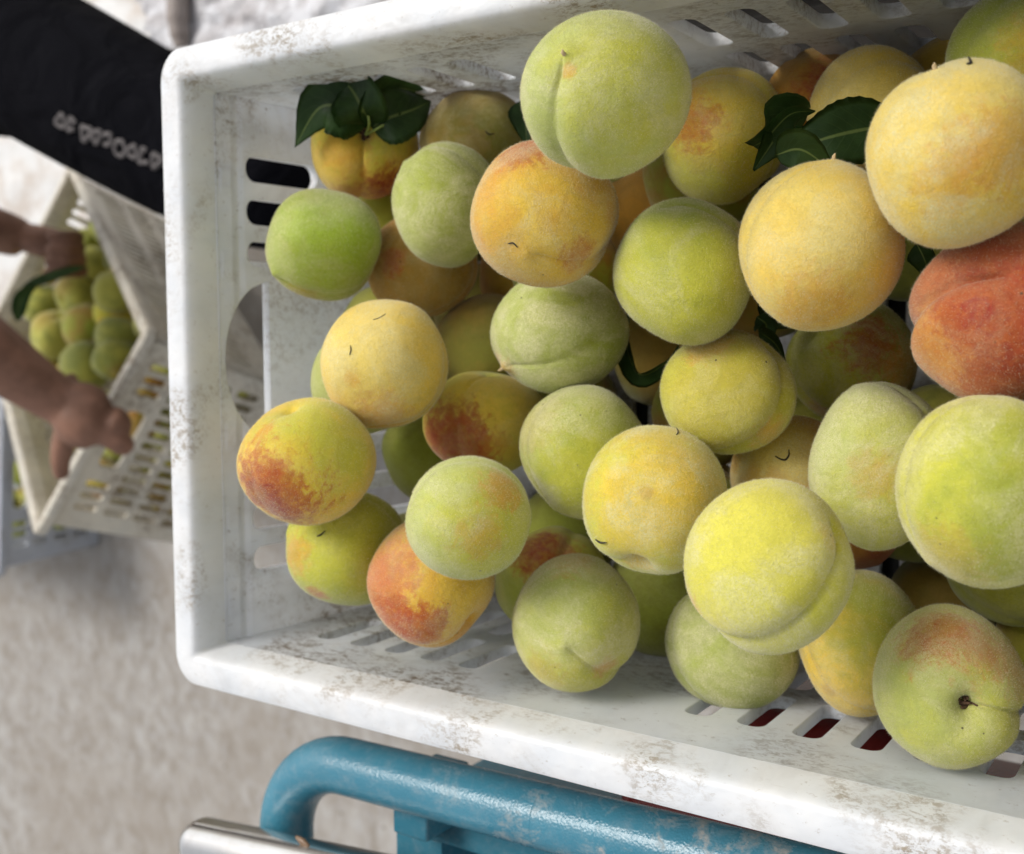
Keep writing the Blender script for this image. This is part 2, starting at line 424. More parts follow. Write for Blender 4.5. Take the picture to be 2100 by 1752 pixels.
FILL = [[0.6045, 0.0951, -0.1626, 0.0379], [0.593, -0.1228, -0.1372, 0.0351], [0.2856, 0.1206, -0.1754, 0.0378], [0.5045, 0.0492, -0.137, 0.035], [0.5477, -0.0966, -0.0225, 0.0369], [0.5379, -0.0284, -0.0608, 0.0353], [0.5326, 0.1228, -0.1662, 0.0367], [0.5812, -0.0948, -0.2196, 0.035], [0.2637, -0.0896, -0.2143, 0.0377], [0.1674, -0.0233, -0.22, 0.0342], [0.6364, -0.0353, -0.1529, 0.0356], [0.6159, -0.0164, -0.0791, 0.0378], [0.6428, 0.0434, -0.2199, 0.0348], [0.2884, -0.0268, -0.1805, 0.0346], [0.4662, 0.0218, -0.1964, 0.0357], [0.5642, -0.0405, -0.1577, 0.0347], [0.5611, 0.0133, -0.1168, 0.0349], [0.3886, 0.072, -0.0967, 0.0358], [0.0811, -0.1203, -0.2133, 0.0361], [0.0839, 0.1127, -0.2184, 0.0342], [0.5409, -0.0905, -0.0947, 0.0363], [0.6277, -0.1079, -0.0644, 0.0373], [0.2622, 0.1405, -0.0821, 0.0351], [0.4098, 0.0749, -0.1899, 0.0359], [0.6385, 0.1295, -0.2172, 0.0361], [0.1546, 0.1356, -0.2196, 0.0352], [0.3211, 0.0533, -0.1943, 0.0345], [0.6015, 0.1048, -0.0881, 0.0351], [0.3248, -0.1275, -0.2196, 0.0353], [0.4983, -0.0489, -0.1441, 0.0352], [0.5422, 0.0151, -0.2108, 0.0375], [0.2273, -0.0571, -0.1539, 0.0341], [0.55, 0.0588, -0.0208, 0.0342], [0.3072, -0.0896, -0.1545, 0.0356], [0.1393, -0.1309, -0.0876, 0.0341], [0.3456, -0.0397, -0.2161, 0.0353], [0.6415, 0.1196, -0.0325, 0.0355], [0.2133, 0.0663, -0.1341, 0.0357], [0.5207, -0.0669, -0.2108, 0.0341], [0.5349, -0.1254, -0.1773, 0.0341], [0.5341, 0.1319, -0.0444, 0.0345], [0.6386, -0.1375, -0.2199, 0.0346], [0.2929, 0.0563, -0.1306, 0.035], [0.0905, -0.1336, -0.1403, 0.037], [0.6088, -0.0214, -0.2188, 0.0347], [0.6397, 0.0388, -0.023, 0.035], [0.0618, -0.0571, -0.0553, 0.0344], [0.4327, -0.0374, -0.1649, 0.0344], [0.6391, 0.0401, -0.1282, 0.0377], [0.1006, -0.0288, -0.2181, 0.0343], [0.6245, -0.0513, 0.0091, 0.0357], [0.6178, -0.1208, 0.0085, 0.0363], [0.5575, -0.0107, 0.0063, 0.0356], [0.5834, 0.1156, 0.0092, 0.0373]]
G = (0.33, 0.37, 0.045); PG = (0.44, 0.48, 0.13); YG = (0.54, 0.52, 0.05); Y = (0.74, 0.50, 0.055); YP = (0.74, 0.57, 0.14)
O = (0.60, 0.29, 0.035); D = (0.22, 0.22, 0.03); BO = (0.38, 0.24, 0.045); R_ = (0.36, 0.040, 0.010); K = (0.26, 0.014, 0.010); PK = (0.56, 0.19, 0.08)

def peach_material(name, A, B, dirB, M3, blush, bloom=0.35, speck=0.3, seed=0):
    m = NT(name); v = m.tc.outputs['Object']
    off = (seed*1.37 % 5, seed*2.11 % 5, seed*0.73 % 5)
    vo = m.mapping(v, loc=off)
    nv = m.vmath('NORMALIZE', v).outputs[0]
    n_lo = m.noise(vo, 28, 3, 0.55, 0.3); n_mid = m.noise(vo, 110, 5, 0.65, 0.5); n_hi = m.noise(vo, 520, 3, 0.7, 1.4)
    dB = m.vmath('DOT_PRODUCT', nv, tuple(M3 @ Vector(dirB).normalized())).outputs['Value']
    f = m.math('ADD', dB, m.math('MULTIPLY', m.math('SUBTRACT', n_lo, 0.5), 2.2))
    f = m.math('ADD', f, m.math('MULTIPLY', m.math('SUBTRACT', n_mid, 0.5), 1.3))
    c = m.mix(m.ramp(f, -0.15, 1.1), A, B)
    c = m.mix(m.ramp(n_lo, 0.52, 0.72, 0, 0.45), c, tuple(min(1, x*y) for x, y in zip(A, (1.12, 1.02, 0.75))))
    for d, r, s, bc in blush:
        dd = m.vmath('DOT_PRODUCT', nv, tuple(M3 @ Vector(d).normalized())).outputs['Value']
        ang = m.math('ARCCOSINE', m.math('MINIMUM', dd, 0.9999))
        ang = m.math('ADD', ang, m.math('MULTIPLY', m.math('SUBTRACT', n_lo, 0.5), 1.3*min(1, r*1.3)))
        ang = m.math('ADD', ang, m.math('MULTIPLY', m.math('SUBTRACT', m.noise(m.mapping(vo, scale=(1, 1, 1.8)), 190, 5, 0.68, 0.5), 0.5), 1.6*min(1, r*1.5)))
        msk = m.ramp(ang, r*1.12, r*0.25, 0, 1)
        msk = m.math('MULTIPLY', msk, m.ramp(m.noise(vo, 240, 4, 0.7, 0.8), 0.35, 0.6, 0.45, 1.0))
        mid = tuple(0.5*x+0.5*y for x, y in zip(bc, (0.68, 0.24, 0.03)))
        c = m.mix(m.math('MULTIPLY', m.ramp(ang, r*1.35, r*0.6, 0, 1), s*0.75), c, mid)
        c = m.mix(m.math('MULTIPLY', msk, s), c, bc)
    # pale fuzz: patches broken up by fine curly grain
    fz = m.noise(vo, 900, 2, 0.6, 3.0)
    patch = m.ramp(m.noise(m.mapping(v, loc=(off[1], off[0], 4)), 34, 5, 0.62, 0.8), 0.40, 0.62, 0.06, 1.0)
    c = m.mix(m.math('MULTIPLY', m.math('MULTIPLY', patch, m.ramp(fz, 0.34, 0.62)), min(1.0, bloom*1.45)), c, (0.66, 0.62, 0.37))
    c = m.mix(m.ramp(n_hi, 0.38, 0.68, 0.0, 0.20), c, tuple(x*0.45 for x in A))
    c = m.mix(m.ramp(n_mid, 0.42, 0.66, 0.0, 0.22), c, tuple(x*0.62 for x in A))
    # brown bruises and dark specks
    c = m.mix(m.ramp(m.noise(m.mapping(v, loc=(off[2], 2, off[0])), 75, 3, 0.6, 0.4), 0.68, 0.80, 0, 0.35*speck+0.05), c, (0.26, 0.19, 0.08))
    vor = m.n('ShaderNodeTexVoronoi', {'feature': 'F1'}, Vector=vo, Scale=170.0)
    rare = m.ramp(m.math('FRACT', m.math('MULTIPLY', m.vmath('DOT_PRODUCT', vor.outputs['Color'], (3.1, 5.7, 2.3)).outputs['Value'], 7.0)), 1-0.14*speck, 1-0.14*speck+0.01)
    dot = m.math('MULTIPLY', m.ramp(vor.outputs['Distance'], 0.13, 0.07), rare)
    c = m.mix(m.math('MULTIPLY', dot, 0.85), c, (0.06, 0.05, 0.03))
    m.base(c, 0.72, 0, 0.22)
    m.b.inputs['Sheen Weight'].default_value = 0.42; m.b.inputs['Sheen Roughness'].default_value = 0.38
    m.b.inputs['Sheen Tint'].default_value = (1.0, 0.97, 0.86, 1)
    m.bump(m.math('ADD', m.math('MULTIPLY', fz, 0.7), m.math('ADD', n_hi, m.math('MULTIPLY', n_mid, 2.2))), 0.45, 0.0011)
    return m.m

def unit_peach(nlat, nlon, groove, cavity, tip, wob, seed):
    'directions and radii of a peach: stem end +z, seam on the +x side'
    rg = np.random.default_rng(seed)
    th = np.linspace(0, np.pi, nlat+1); th = th - 0.0*np.sin(2*th)
    ph = np.linspace(0, 2*np.pi, nlon, endpoint=False)
    T, Pn = np.meshgrid(th[1:-1], ph, indexing='ij')
    U = np.stack([np.sin(T)*np.cos(Pn), np.sin(T)*np.sin(Pn), np.cos(T)], -1).reshape(-1, 3)
    U = np.concatenate([[[0, 0, 1]], U, [[0, 0, -1]]])
    x, y, z = U.T
    t = np.arccos(np.clip(z, -1, 1))
    Qm = np.linalg.qr(rg.normal(size=(3, 3)))[0]; Uq = np.abs(U@Qm); pp = rg.uniform(2.0, 2.55)
    r = (Uq**pp).sum(1)**(-1/pp); r = 1+(r-1)*0.8
    fx = np.clip((x+0.10)/0.35, 0, 1); fx = fx*fx*(3-2*fx)
    wv = y + 0.03*np.sin(3*t+seed)
    r -= groove*fx*(0.62*np.exp(-(wv/0.030)**2)+0.50*np.exp(-(wv/0.15)**2))
    r += groove*0.35*fx*(np.exp(-((wv-0.34)/0.22)**2)+np.exp(-((wv+0.34)/0.22)**2))*np.sin(t)
    r -= cavity*(0.75*np.exp(-(t/0.34)**2)+0.9*np.exp(-(t/0.13)**2))
    s = np.pi-t
    r += tip*(np.exp(-(s/0.16)**2)+0.9*np.exp(-(s/0.06)**2)) - abs(tip)*0.5*np.exp(-(s/0.42)**2)
    for k in range(6):
        d = rg.normal(size=3); d /= np.linalg.norm(d)
        r += wob*rg.uniform(0.3, 1)*np.cos((U@d)*rg.uniform(1.6, 3.6)+rg.uniform(0, 6))/1.6
    for k in range(5):                          # small dents
        d = rg.normal(size=3); d /= np.linalg.norm(d)
        r -= 0.012*rg.uniform(0.2, 1)*np.exp(-((1-U@d)/0.012))
    return U*r[:, None]
_faces = {}
def sphere_faces(nlat, nlon):
    if (nlat, nlon) in _faces: return _faces[(nlat, nlon)]
    f = []; idx = lambda i, j: 1+(i)*nlon+(j % nlon)
    last = 1+(nlat-1)*nlon
    for j in range(nlon): f.append((0, idx(0, j), idx(0, j+1)))
    for i in range(nlat-2):
        for j in range(nlon): f.append((idx(i, j), idx(i+1, j), idx(i+1, j+1), idx(i, j+1)))
    for j in range(nlon): f.append((last, idx(nlat-2, j+1), idx(nlat-2, j)))
    _faces[(nlat, nlon)] = f; return f

# id: (A, B, dirB, stem dir, seam dir, groove, cavity, tip, blush, bloom, speck, label); dirs: x right, y up, z to the viewer
SP = {
1:(PG,YG,(.5,.1,.8),(.44,-.42,-.79),(-.62,-.30,.72),.085,.10,.035,[((-.42,.28,.86),.10,.55,O)],.5,.15,'large pale green peach on top of the heap touching the far side wall'),
2:(YG,Y,(.1,.5,.6),(0,.4,-.9),(0,0,-1),.05,.1,.02,[((-.45,.15,.88),.42,.7,R_),((-.7,.5,.4),.5,.5,O)],.25,.4,'yellow green peach with a red flecked left side right of the top pale green peach'),
3:(BO,O,(-.5,0,.5),(0,.4,-.9),(0,0,-1),.05,.1,.02,[((.25,.15,.9),.75,1.0,R_)],.1,.4,'dark orange peach with red streaks below the slots of the far side wall'),
4:(Y,YP,(-.5,-.2,.8),(0,.4,-.9),(0,0,-1),.05,.1,.02,[],.3,.4,'dull yellow peach directly above the pair of dark leaves at the upper right'),
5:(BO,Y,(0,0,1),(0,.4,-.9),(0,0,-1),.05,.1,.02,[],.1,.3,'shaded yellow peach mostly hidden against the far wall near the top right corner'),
6:(G,YG,(.3,-.4,.8),(0,.4,-.9),(0,0,-1),.05,.1,.02,[((.3,.2,.9),.6,.35,O)],.3,.3,'olive green peach cut by the top right corner of the photo'),
7:(YP,Y,(.1,-.6,.8),(.3,-.9,-.3),(0,-.3,-.95),.04,.1,.016,[((.45,.0,.9),.55,.55,O),((0,-.35,.9),.4,.35,O)],.6,.2,'biggest fuzzy golden yellow peach at the right above the red one'),
8:(Y,YP,(-.5,.4,.8),(-.1,-.97,-.15),(.9,-.1,-.4),.05,.1,.014,[((-.05,-.6,.8),.5,.5,O)],.4,.3,'bright yellow peach just below the dark leaves right of centre'),
9:((.44,.10,.018),(.24,.018,.014),(.3,.1,.9),(.0,-.45,-.89),(-.62,.28,.72),.13,.1,-.03,[((.4,.05,.9),1.5,1.0,K),((-.7,-.4,.5),.5,.6,O),((.62,.15,.7),.80,.9,(.30,.012,.022)),((-.25,.0,.95),.34,.8,(.26,.012,.016))],.16,.3,'deep red peach at the right edge below the biggest golden one'),
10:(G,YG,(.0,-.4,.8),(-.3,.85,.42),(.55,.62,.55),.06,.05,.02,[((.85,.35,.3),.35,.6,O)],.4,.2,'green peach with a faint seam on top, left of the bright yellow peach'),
11:(O,Y,(.1,-.2,.9),(.2,.5,-.85),(.42,-.62,.66),.055,.1,.02,[((-.2,.85,.45),.4,.75,R_),((.45,-.5,.7),.28,.5,R_)],.4,.3,'orange peach under the lower left of the top pale green peach'),
12:(PG,G,(.3,.2,.9),(-.1,.85,-.5),(.3,-.3,-.9),.04,.1,.03,[],.65,.3,'pale whitish green peach between the orange peach and the leafy one'),
13:(G,(.33,.46,.03),(.1,.1,.9),(.8,.5,-.3),(-.2,-.85,.4),.04,.1,.04,[((-.4,-.9,.2),.35,.35,BO)],.3,.15,'bright green peach leaning on the end wall below its upper slots'),
14:(Y,YG,(.1,.7,.6),(.0,.30,.95),(-.12,-.75,.65),.075,.16,.02,[((.38,-.68,.62),.42,1.0,K),((-.3,-.8,.5),.35,.5,PK),((-.4,0,.9),.5,.5,O)],.15,.3,'yellow peach wearing green leaves in the far left corner of the crate'),
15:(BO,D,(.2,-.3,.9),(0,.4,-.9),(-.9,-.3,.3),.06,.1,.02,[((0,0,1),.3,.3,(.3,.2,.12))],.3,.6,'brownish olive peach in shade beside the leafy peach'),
16:(O,BO,(.2,-.2,.9),(0,.4,-.9),(0,0,-1),.05,.1,.02,[((-.55,.05,.8),.28,.75,R_)],.2,1.6,'brown orange speckled peach right of the bright green one'),
17:(O,Y,(0,0,1),(0,.4,-.9),(0,0,-1),.05,.1,.02,[],.15,.5,'orange peach peeking out under the left side of the big orange one'),
18:(PG,G,(.6,.3,.7),(.75,.55,-.35),(-.35,-.55,.75),.04,.1,.06,[((-.85,-.5,.2),.25,.5,PK)],.65,.3,'green peach with a pointed lower left end near the centre of the heap'),
19:(Y,YP,(-.5,.3,.8),(.3,.9,-.2),(.93,-.25,.28),.06,.1,.02,[((.0,-.75,.65),.5,.35,PK),((-.5,-.2,.8),.15,.4,O)],.45,.3,'round yellow peach lying on the left part of the heap opposite the hand hole'),
20:(Y,YG,(.3,.6,.7),(-.30,.88,.36),(-.72,.40,.56),.022,.15,.02,[((-.50,-.42,.75),.78,1.0,R_),((-.6,-.6,.5),.62,1.0,K),((-.62,.5,.6),.2,.7,O)],.12,.2,'yellow peach with a dark red cheek lying against the hand hole'),
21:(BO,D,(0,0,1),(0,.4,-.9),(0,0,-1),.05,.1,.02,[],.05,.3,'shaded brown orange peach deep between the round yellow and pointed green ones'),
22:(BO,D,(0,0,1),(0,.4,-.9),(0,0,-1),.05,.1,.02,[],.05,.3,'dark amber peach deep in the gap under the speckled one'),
23:(YG,Y,(.2,.3,.9),(.1,.95,.05),(-.47,-.05,.88),.06,.1,.02,[((-.47,-.05,.85),.50,1.0,K),((-.6,-.4,.7),.75,1.0,R_),((.2,-.35,.9),.22,.4,O)],.15,.3,'yellow peach whose seam runs through a dark red patch'),
24:(G,YG,(-.1,-.6,.7),(0,.4,-.9),(0,0,-1),.05,.1,.02,[((-.7,.5,.5),.45,.3,(.5,.42,.25))],.5,.8,'green peach in the middle of the heap below the pointed green one'),
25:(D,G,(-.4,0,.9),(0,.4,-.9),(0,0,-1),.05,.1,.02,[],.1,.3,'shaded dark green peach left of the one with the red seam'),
26:(PG,YG,(.3,-.3,.9),(-.85,-.55,-.1),(0,0,-1),.04,.1,-.03,[((.55,.45,.7),.38,.6,O),((.2,-.3,.9),.4,.35,O)],.45,.4,'pale green yellow peach resting over the orange pink one at lower left'),
27:(G,YG,(-.3,.2,.9),(.4,.5,-.8),(0,0,-1),.05,.1,.02,[((-.45,-.8,.4),.22,.8,R_),((-.85,-.1,.5),.4,.6,O)],.15,.3,'green peach directly under the red cheeked one by the end wall'),
28:(O,Y,(.4,.1,.9),(.72,-.62,.25),(.2,-.9,.3),.05,.12,.02,[((-.72,.1,.65),.75,.95,PK),((-.15,-.62,.75),.45,.9,R_),((-.5,-.6,.6),.6,.9,R_)],.25,.3,'orange pink peach touching the near side wall at lower left'),
29:(YG,G,(-.3,-.3,.9),(.2,.3,-.9),(.4,.8,.3),.06,.1,.02,[((-.05,.55,.8),.58,1.0,K)],.2,.3,'green peach with a dark red top squeezed between three pale ones'),
30:(YG,PG,(-.4,.4,.8),(.2,.4,-.9),(.50,-.78,.36),.065,.1,.02,[((-.05,.9,.4),.4,.4,PK),((.45,-.7,.5),.2,.5,PK),((-.5,-.7,.5),.4,.3,BO)],.7,.4,'dusty greenish yellow peach sitting lowest on the near side wall, left group'),
31:(YG,Y,(.2,.2,.9),(-.25,-.90,.33),(-.8,-.2,-.5),.06,.22,.02,[((-.28,-.93,.3),.22,.8,Y),((-.1,.1,.99),.1,.35,(.35,.22,.1))],.6,.4,'large yellow green peach with a notched bottom in the lower centre'),
32:(YG,(.48,.40,.05),(.1,.3,.9),(.62,.72,.20),(.62,-.45,.64),.090,.12,.02,[((-.3,.7,.6),.35,.5,O),((.6,-.6,.5),.3,.5,O)],.25,.3,'olive yellow peach with a curved seam, right of the centre'),
33:(G,YG,(-.6,-.5,.6),(0,.4,-.9),(0,0,-1),.05,.1,.02,[((.30,.25,.9),.55,.95,R_),((.8,-.1,.5),.55,.7,O),((-.5,-.8,.3),.25,.5,PK)],.45,.3,'green peach with an orange red blush partly under the bright yellow one'),
34:(O,YP,(-.4,.2,.9),(-.45,-.50,-.74),(.4,-.6,.6),.03,.1,.04,[((.4,-.45,.8),.4,.4,R_)],.4,.3,'small orange peach holding a curved black twig, hemmed in by paler ones'),
35:(PG,YG,(.1,-.6,.8),(0,.4,-.9),(0,0,-1),.05,.1,.02,[((.0,-.12,1),.30,.25,PK)],.6,.2,'tall pale green peach left of the large lime one at the right edge'),
36:(YG,G,(.4,-.3,.8),(.6,-.5,-.6),(0,0,-1),.05,.1,.02,[((-.4,-.75,.5),.45,.3,BO)],.5,.3,'large lime green peach at the right edge of the heap'),
37:(YG,(.66,.60,.08),(-.1,.4,.9),(.85,.42,.30),(.33,-.60,.73),.095,.09,.03,[((-.88,-.45,.2),.25,.5,PK),((.65,.3,.6),.2,.35,Y)],.55,.2,'big two lobed bright yellow green peach in the lower right centre'),
38:(G,PG,(-.4,.3,.9),(-.3,.9,.1),(-.86,-.36,.35),.06,.1,.02,[],.65,.6,'dull green peach tucked under the big two lobed one'),
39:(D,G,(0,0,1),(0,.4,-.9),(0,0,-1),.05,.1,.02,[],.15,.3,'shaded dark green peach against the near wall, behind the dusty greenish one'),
40:(Y,G,(.4,.6,.7),(0,.4,-.9),(0,0,-1),.05,.1,.02,[((-.5,-.7,.5),.12,.4,(.3,.18,.08))],.35,.5,'amber olive peach standing on the slots left of the one with the stem hole'),
41:(YG,PG,(-.5,-.2,.8),(.26,-.27,.93),(.93,-.33,.15),.10,.25,.02,[((-.05,.66,.75),.5,.75,R_),((.45,.45,.75),.5,.7,PK),((.85,.2,.4),.4,.5,O)],.45,.5,'green and red peach showing its dark stem hole at the lower right'),
42:(G,YG,(0,0,1),(0,.4,-.9),(0,0,-1),.05,.1,.02,[],.2,.3,'green peach under the large lime one at the right edge'),
43:(G,YG,(0,0,1),(0,.4,-.9),(0,0,-1),.05,.1,.02,[],.2,.3,'green peach peeking out above the round yellow one by the end wall'),
44:(PG,G,(0,0,1),(0,.4,-.9),(0,0,-1),.05,.1,.02,[],.3,.3,'pale green peach almost hidden beneath the round yellow one'),
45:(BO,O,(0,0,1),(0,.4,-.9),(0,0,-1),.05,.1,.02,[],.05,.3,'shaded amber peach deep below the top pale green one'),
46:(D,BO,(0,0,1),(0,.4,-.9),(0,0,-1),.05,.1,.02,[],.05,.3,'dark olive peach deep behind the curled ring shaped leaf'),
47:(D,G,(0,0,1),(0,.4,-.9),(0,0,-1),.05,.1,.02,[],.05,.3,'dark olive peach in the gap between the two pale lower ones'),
48:(R_,O,(-.3,0,.8),(0,.4,-.9),(0,0,-1),.05,.1,.02,[],.05,.3,'dark red orange peach glimpsed right of the two lobed one'),
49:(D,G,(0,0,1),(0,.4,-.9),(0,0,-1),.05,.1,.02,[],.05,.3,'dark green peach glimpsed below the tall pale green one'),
50:(BO,YG,(0,0,1),(0,.4,-.9),(0,0,-1),.05,.1,.02,[],.05,.3,'yellow peach cut by the right edge above the stem hole one'),
51:(YG,Y,(0,0,1),(0,.4,-.9),(0,0,-1),.05,.1,.02,[],.2,.3,'pale yellow peach behind the biggest golden one at the right edge'),
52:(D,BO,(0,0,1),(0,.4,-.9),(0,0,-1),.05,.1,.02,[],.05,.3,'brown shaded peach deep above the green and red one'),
53:(YG,G,(0,0,1),(0,.4,-.9),(0,0,-1),.05,.1,.02,[],.1,.3,'green peach seen as a sliver under the leafy one'),
}
M_STEMPIT = NT('dry_stem'); M_STEMPIT.base(M_STEMPIT.mix(M_STEMPIT.noise(M_STEMPIT.tc.outputs['Object'], 500, 3), (0.025, 0.013, 0.008), (0.14, 0.07, 0.035)), 0.85)
M_STEMPIT = M_STEMPIT.m
fz_ = NT('peach_fuzz'); fz_.base((0.78, 0.74, 0.56), .6, 0, .1)
tr = fz_.t.nodes.new('ShaderNodeBsdfTranslucent'); tr.inputs[0].default_value = (0.78, 0.74, 0.56, 1)
mx = fz_.t.nodes.new('ShaderNodeMixShader'); mx.inputs[0].default_value = 0.5
fz_.L(fz_.b.outputs[0], mx.inputs[1]); fz_.L(tr.outputs[0], mx.inputs[2]); fz_.L(mx.outputs[0], fz_.out.inputs[0]); M_FUZZ = fz_.m
FUZZY = (1, 2, 4, 6, 7, 8, 9, 10, 11, 12, 18, 19, 24, 26, 30, 31, 32, 33, 34, 35, 36, 37, 38, 40, 41, 20, 28, 27, 13, 16)
def view_frame(c):
    zv = (Vector(CP)-c).normalized(); xv = Vector(CR); xv = (xv-zv*xv.dot(zv)).normalized(); yv = zv.cross(xv)
    return Matrix((xv, yv, zv)).transposed()          # view -> world
peach_objs = {}
SEAMS = {24:(-.75,.5,.42), 26:(.3,.9,.35), 33:(-.7,-.6,.38), 35:(.80,.25,.50), 36:(-.62,.68,.38), 40:(-.62,-.5,.6), 12:(.6,.62,.5), 42:(-.3,-.8,.5), 2:(.7,.5,.5), 4:(-.1,.75,.65), 16:(.85,-.3,.4), 27:(.3,.8,.5), 6:(-.5,.6,.6)}
for i, gd_ in SEAMS.items():
    q = list(SP[i]); g_ = Vector(gd_); q[3] = tuple(g_.cross(Vector((.2, .1, 1))).normalized()); q[4] = gd_; q[5] = .045; SP[i] = tuple(q)
q = list(SP[8]); q[4] = (-.72, -.66, .20); q[5] = .06; SP[8] = tuple(q)
for i in list(SP):
    if SP[i][4] == (0, 0, -1):
        q = list(SP[i]); a_ = i*2.399; q[3] = (math.cos(a_), math.sin(a_), -.05); SP[i] = tuple(q)
for i, (cx, cy, rx, ry, Z) in PE.items():
    A, B, dB, st, gd, gr, cav, tip, blush, bloom, speck, label = SP[i]
    c = at(cx, cy, Z); M3 = view_frame(c)
    u, v_ = (cx-1050)/F, (cy-876)/F
    ax = rx*Z/F/math.sqrt(1+u*u); ay = ry*Z/F/math.sqrt(1+v_*v_)
    big = i <= 41
    nla, nlo = (64, 96) if big else (36, 56)
    V = unit_peach(nla, nlo, gr, cav, tip, 0.032, i)
    s = Vector(st).normalized(); gx = Vector(gd); gx = (gx-s*gx.dot(s)).normalized(); gy = s.cross(gx)
    Ro = np.array([list(gx), list(gy), list(s)])       # rows: local axes in view coords
    V = V @ Ro
    mxv = np.abs(V).max(0)
    lo, hi = V.min(0), V.max(0); cen = (lo+hi)/2; half = (hi-lo)/2
    V = (V-cen)/half*np.array([ax, ay, (ax+ay)/2*min(1.0, half[2])])
    Vw = V @ np.array(M3).T
    me = bpy.data.meshes.new('peach'); me.from_pydata(Vw.tolist(), [], sphere_faces(nla, nlo))
    mat = peach_material('peach_skin', A, B, dB, M3, blush, bloom, speck, i)
    o = link('peach', me, mat); o.location = c
    tag(o, label, 'peach', 'peaches heaped in the foreground crate'); peach_objs[i] = o
    if i in FUZZY:
        rf = np.random.default_rng(900+i); fa = np.array(sphere_faces(nla, nlo)[nlo:-nlo])
        P4 = Vw[fa]; ar = np.linalg.norm(np.cross(P4[:, 2]-P4[:, 0], P4[:, 3]-P4[:, 1]), axis=1)
        NH = 22000; idx = rf.choice(len(fa), NH, p=ar/ar.sum()); a1, b1 = rf.random((2, NH, 1))
        q4 = P4[idx]; pos = (q4[:, 0]*(1-a1)+q4[:, 1]*a1)*(1-b1)+(q4[:, 3]*(1-a1)+q4[:, 2]*a1)*b1
        nr = pos/np.linalg.norm(pos, axis=1, keepdims=True)
        dv = nr+rf.normal(0, .55, (NH, 3)); dv /= np.linalg.norm(dv, axis=1, keepdims=True)
        sv = np.cross(dv, rf.normal(size=(NH, 3))); sv /= np.linalg.norm(sv, axis=1, keepdims=True)
        ln = rf.uniform(.0005, .0012, (NH, 1)); wd = .00006
        HV = np.stack([pos-sv*wd-nr*.0001, pos+sv*wd-nr*.0001, pos+dv*ln], 1).reshape(-1, 3)
        fme = bpy.data.meshes.new('fuzz'); fme.vertices.add(NH*3); fme.vertices.foreach_set('co', HV.ravel())
        fme.loops.add(NH*3); fme.loops.foreach_set('vertex_index', np.arange(NH*3, dtype=np.int32))
        fme.polygons.add(NH); fme.polygons.foreach_set('loop_start', np.arange(0, NH*3, 3, dtype=np.int32)); fme.update(calc_edges=True)
        fo = link('fuzz', fme, M_FUZZ, o, False); fo['kind'] = 'stuff'
    if i in (14, 41):                                   # dry stem scar down in the hole
        bm = bmesh.new(); rs = np.random.default_rng(i)
        d0 = Vector(M3 @ s); rr = (ax+ay)/2
        k0 = V[0]; p0 = Vector(Vw[0])
        x_ = d0.orthogonal().normalized(); y_ = d0.cross(x_)
        for k in range(9):
            a = 2*math.pi*k/9+rs.uniform(-.3, .3); q = p0+(x_*math.cos(a)+y_*math.sin(a))*rs.uniform(0.001, 0.0032)
            tube(bm, [q-d0*0.002, q+d0*rs.uniform(.0015, .004)+x_*rs.uniform(-.001, .001), q+d0*rs.uniform(.004, .0065)+(x_*rs.uniform(-1, 1)+y_*rs.uniform(-1, 1))*0.0025], [0.0014, 0.0011, 0.0005], 6)
        bm_obj('stem_scar', bm, M_STEMPIT, o)
    if i in (1, 7, 8, 34, 18):                          # tiny dry tip of the blossom end
        bm = bmesh.new(); p0 = Vector(Vw[-1]); d0 = p0.normalized(); x_ = d0.orthogonal().normalized()
        tube(bm, [p0-d0*0.001, p0+d0*0.0012, p0+d0*0.0024+x_*0.0008], [0.0010, 0.0008, 0.0003], 6)
        m_ = bpy.data.materials.get('dry_tip') or None
        if m_ is None:
            q = NT('dry_tip'); q.base((0.55, 0.42, 0.24), 0.8); m_ = q.m
        bm_obj('blossom_tip', bm, m_, o)

# filler peaches: one mesh and four skins, shared
fm = []
for k in range(5):
    V = unit_peach(26, 40, 0.05, 0.1, 0.02, 0.014, 200+k)
    V = V/np.abs(V).max()
    me = bpy.data.meshes.new('peach'); me.from_pydata(V.tolist(), [], sphere_faces(26, 40))
    me.polygons.foreach_set('use_smooth', [True]*len(me.polygons)); fm.append(me)
def far_skin(name, A, B, bl):
    m = NT(name); v = m.tc.outputs['Object']; oi = m.t.nodes.new('ShaderNodeObjectInfo')
    nv = m.vmath('NORMALIZE', v).outputs[0]
    off = m.vmath('ADD', v, oi.outputs['Location']).outputs[0]
    n1 = m.noise(off, 1.3, 4, 0.6, 0.4); n2 = m.noise(off, 6, 4, 0.6)
    c = m.mix(m.ramp(m.math('ADD', n1, m.math('MULTIPLY', m.math('SUBTRACT', oi.outputs['Random'], .5), .25)), 0.35, 0.65), A, B)
    dd = m.vmath('DOT_PRODUCT', nv, (0.5, -0.3, 0.8)).outputs['Value']
    dd = m.math('ADD', dd, m.math('MULTIPLY', m.math('SUBTRACT', n2, 0.5), 0.6))
    c = m.mix(m.ramp(dd, 0.7, 1.0, 0, bl), c, R_)
    m.base(c, 0.7, 0, 0.2); m.b.inputs['Sheen Weight'].default_value = 0.3
    m.bump(n2, 0.2, 0.01); return m.m
FS = [far_skin('peach_skin_green', (0.24, 0.26, 0.05), (0.42, 0.40, 0.07), 0.25), far_skin('peach_skin_yellow', YG, Y, 0.25), far_skin('peach_skin_orange', Y, O, 0.7), far_skin('peach_skin_olive', G, BO, 0.4)]
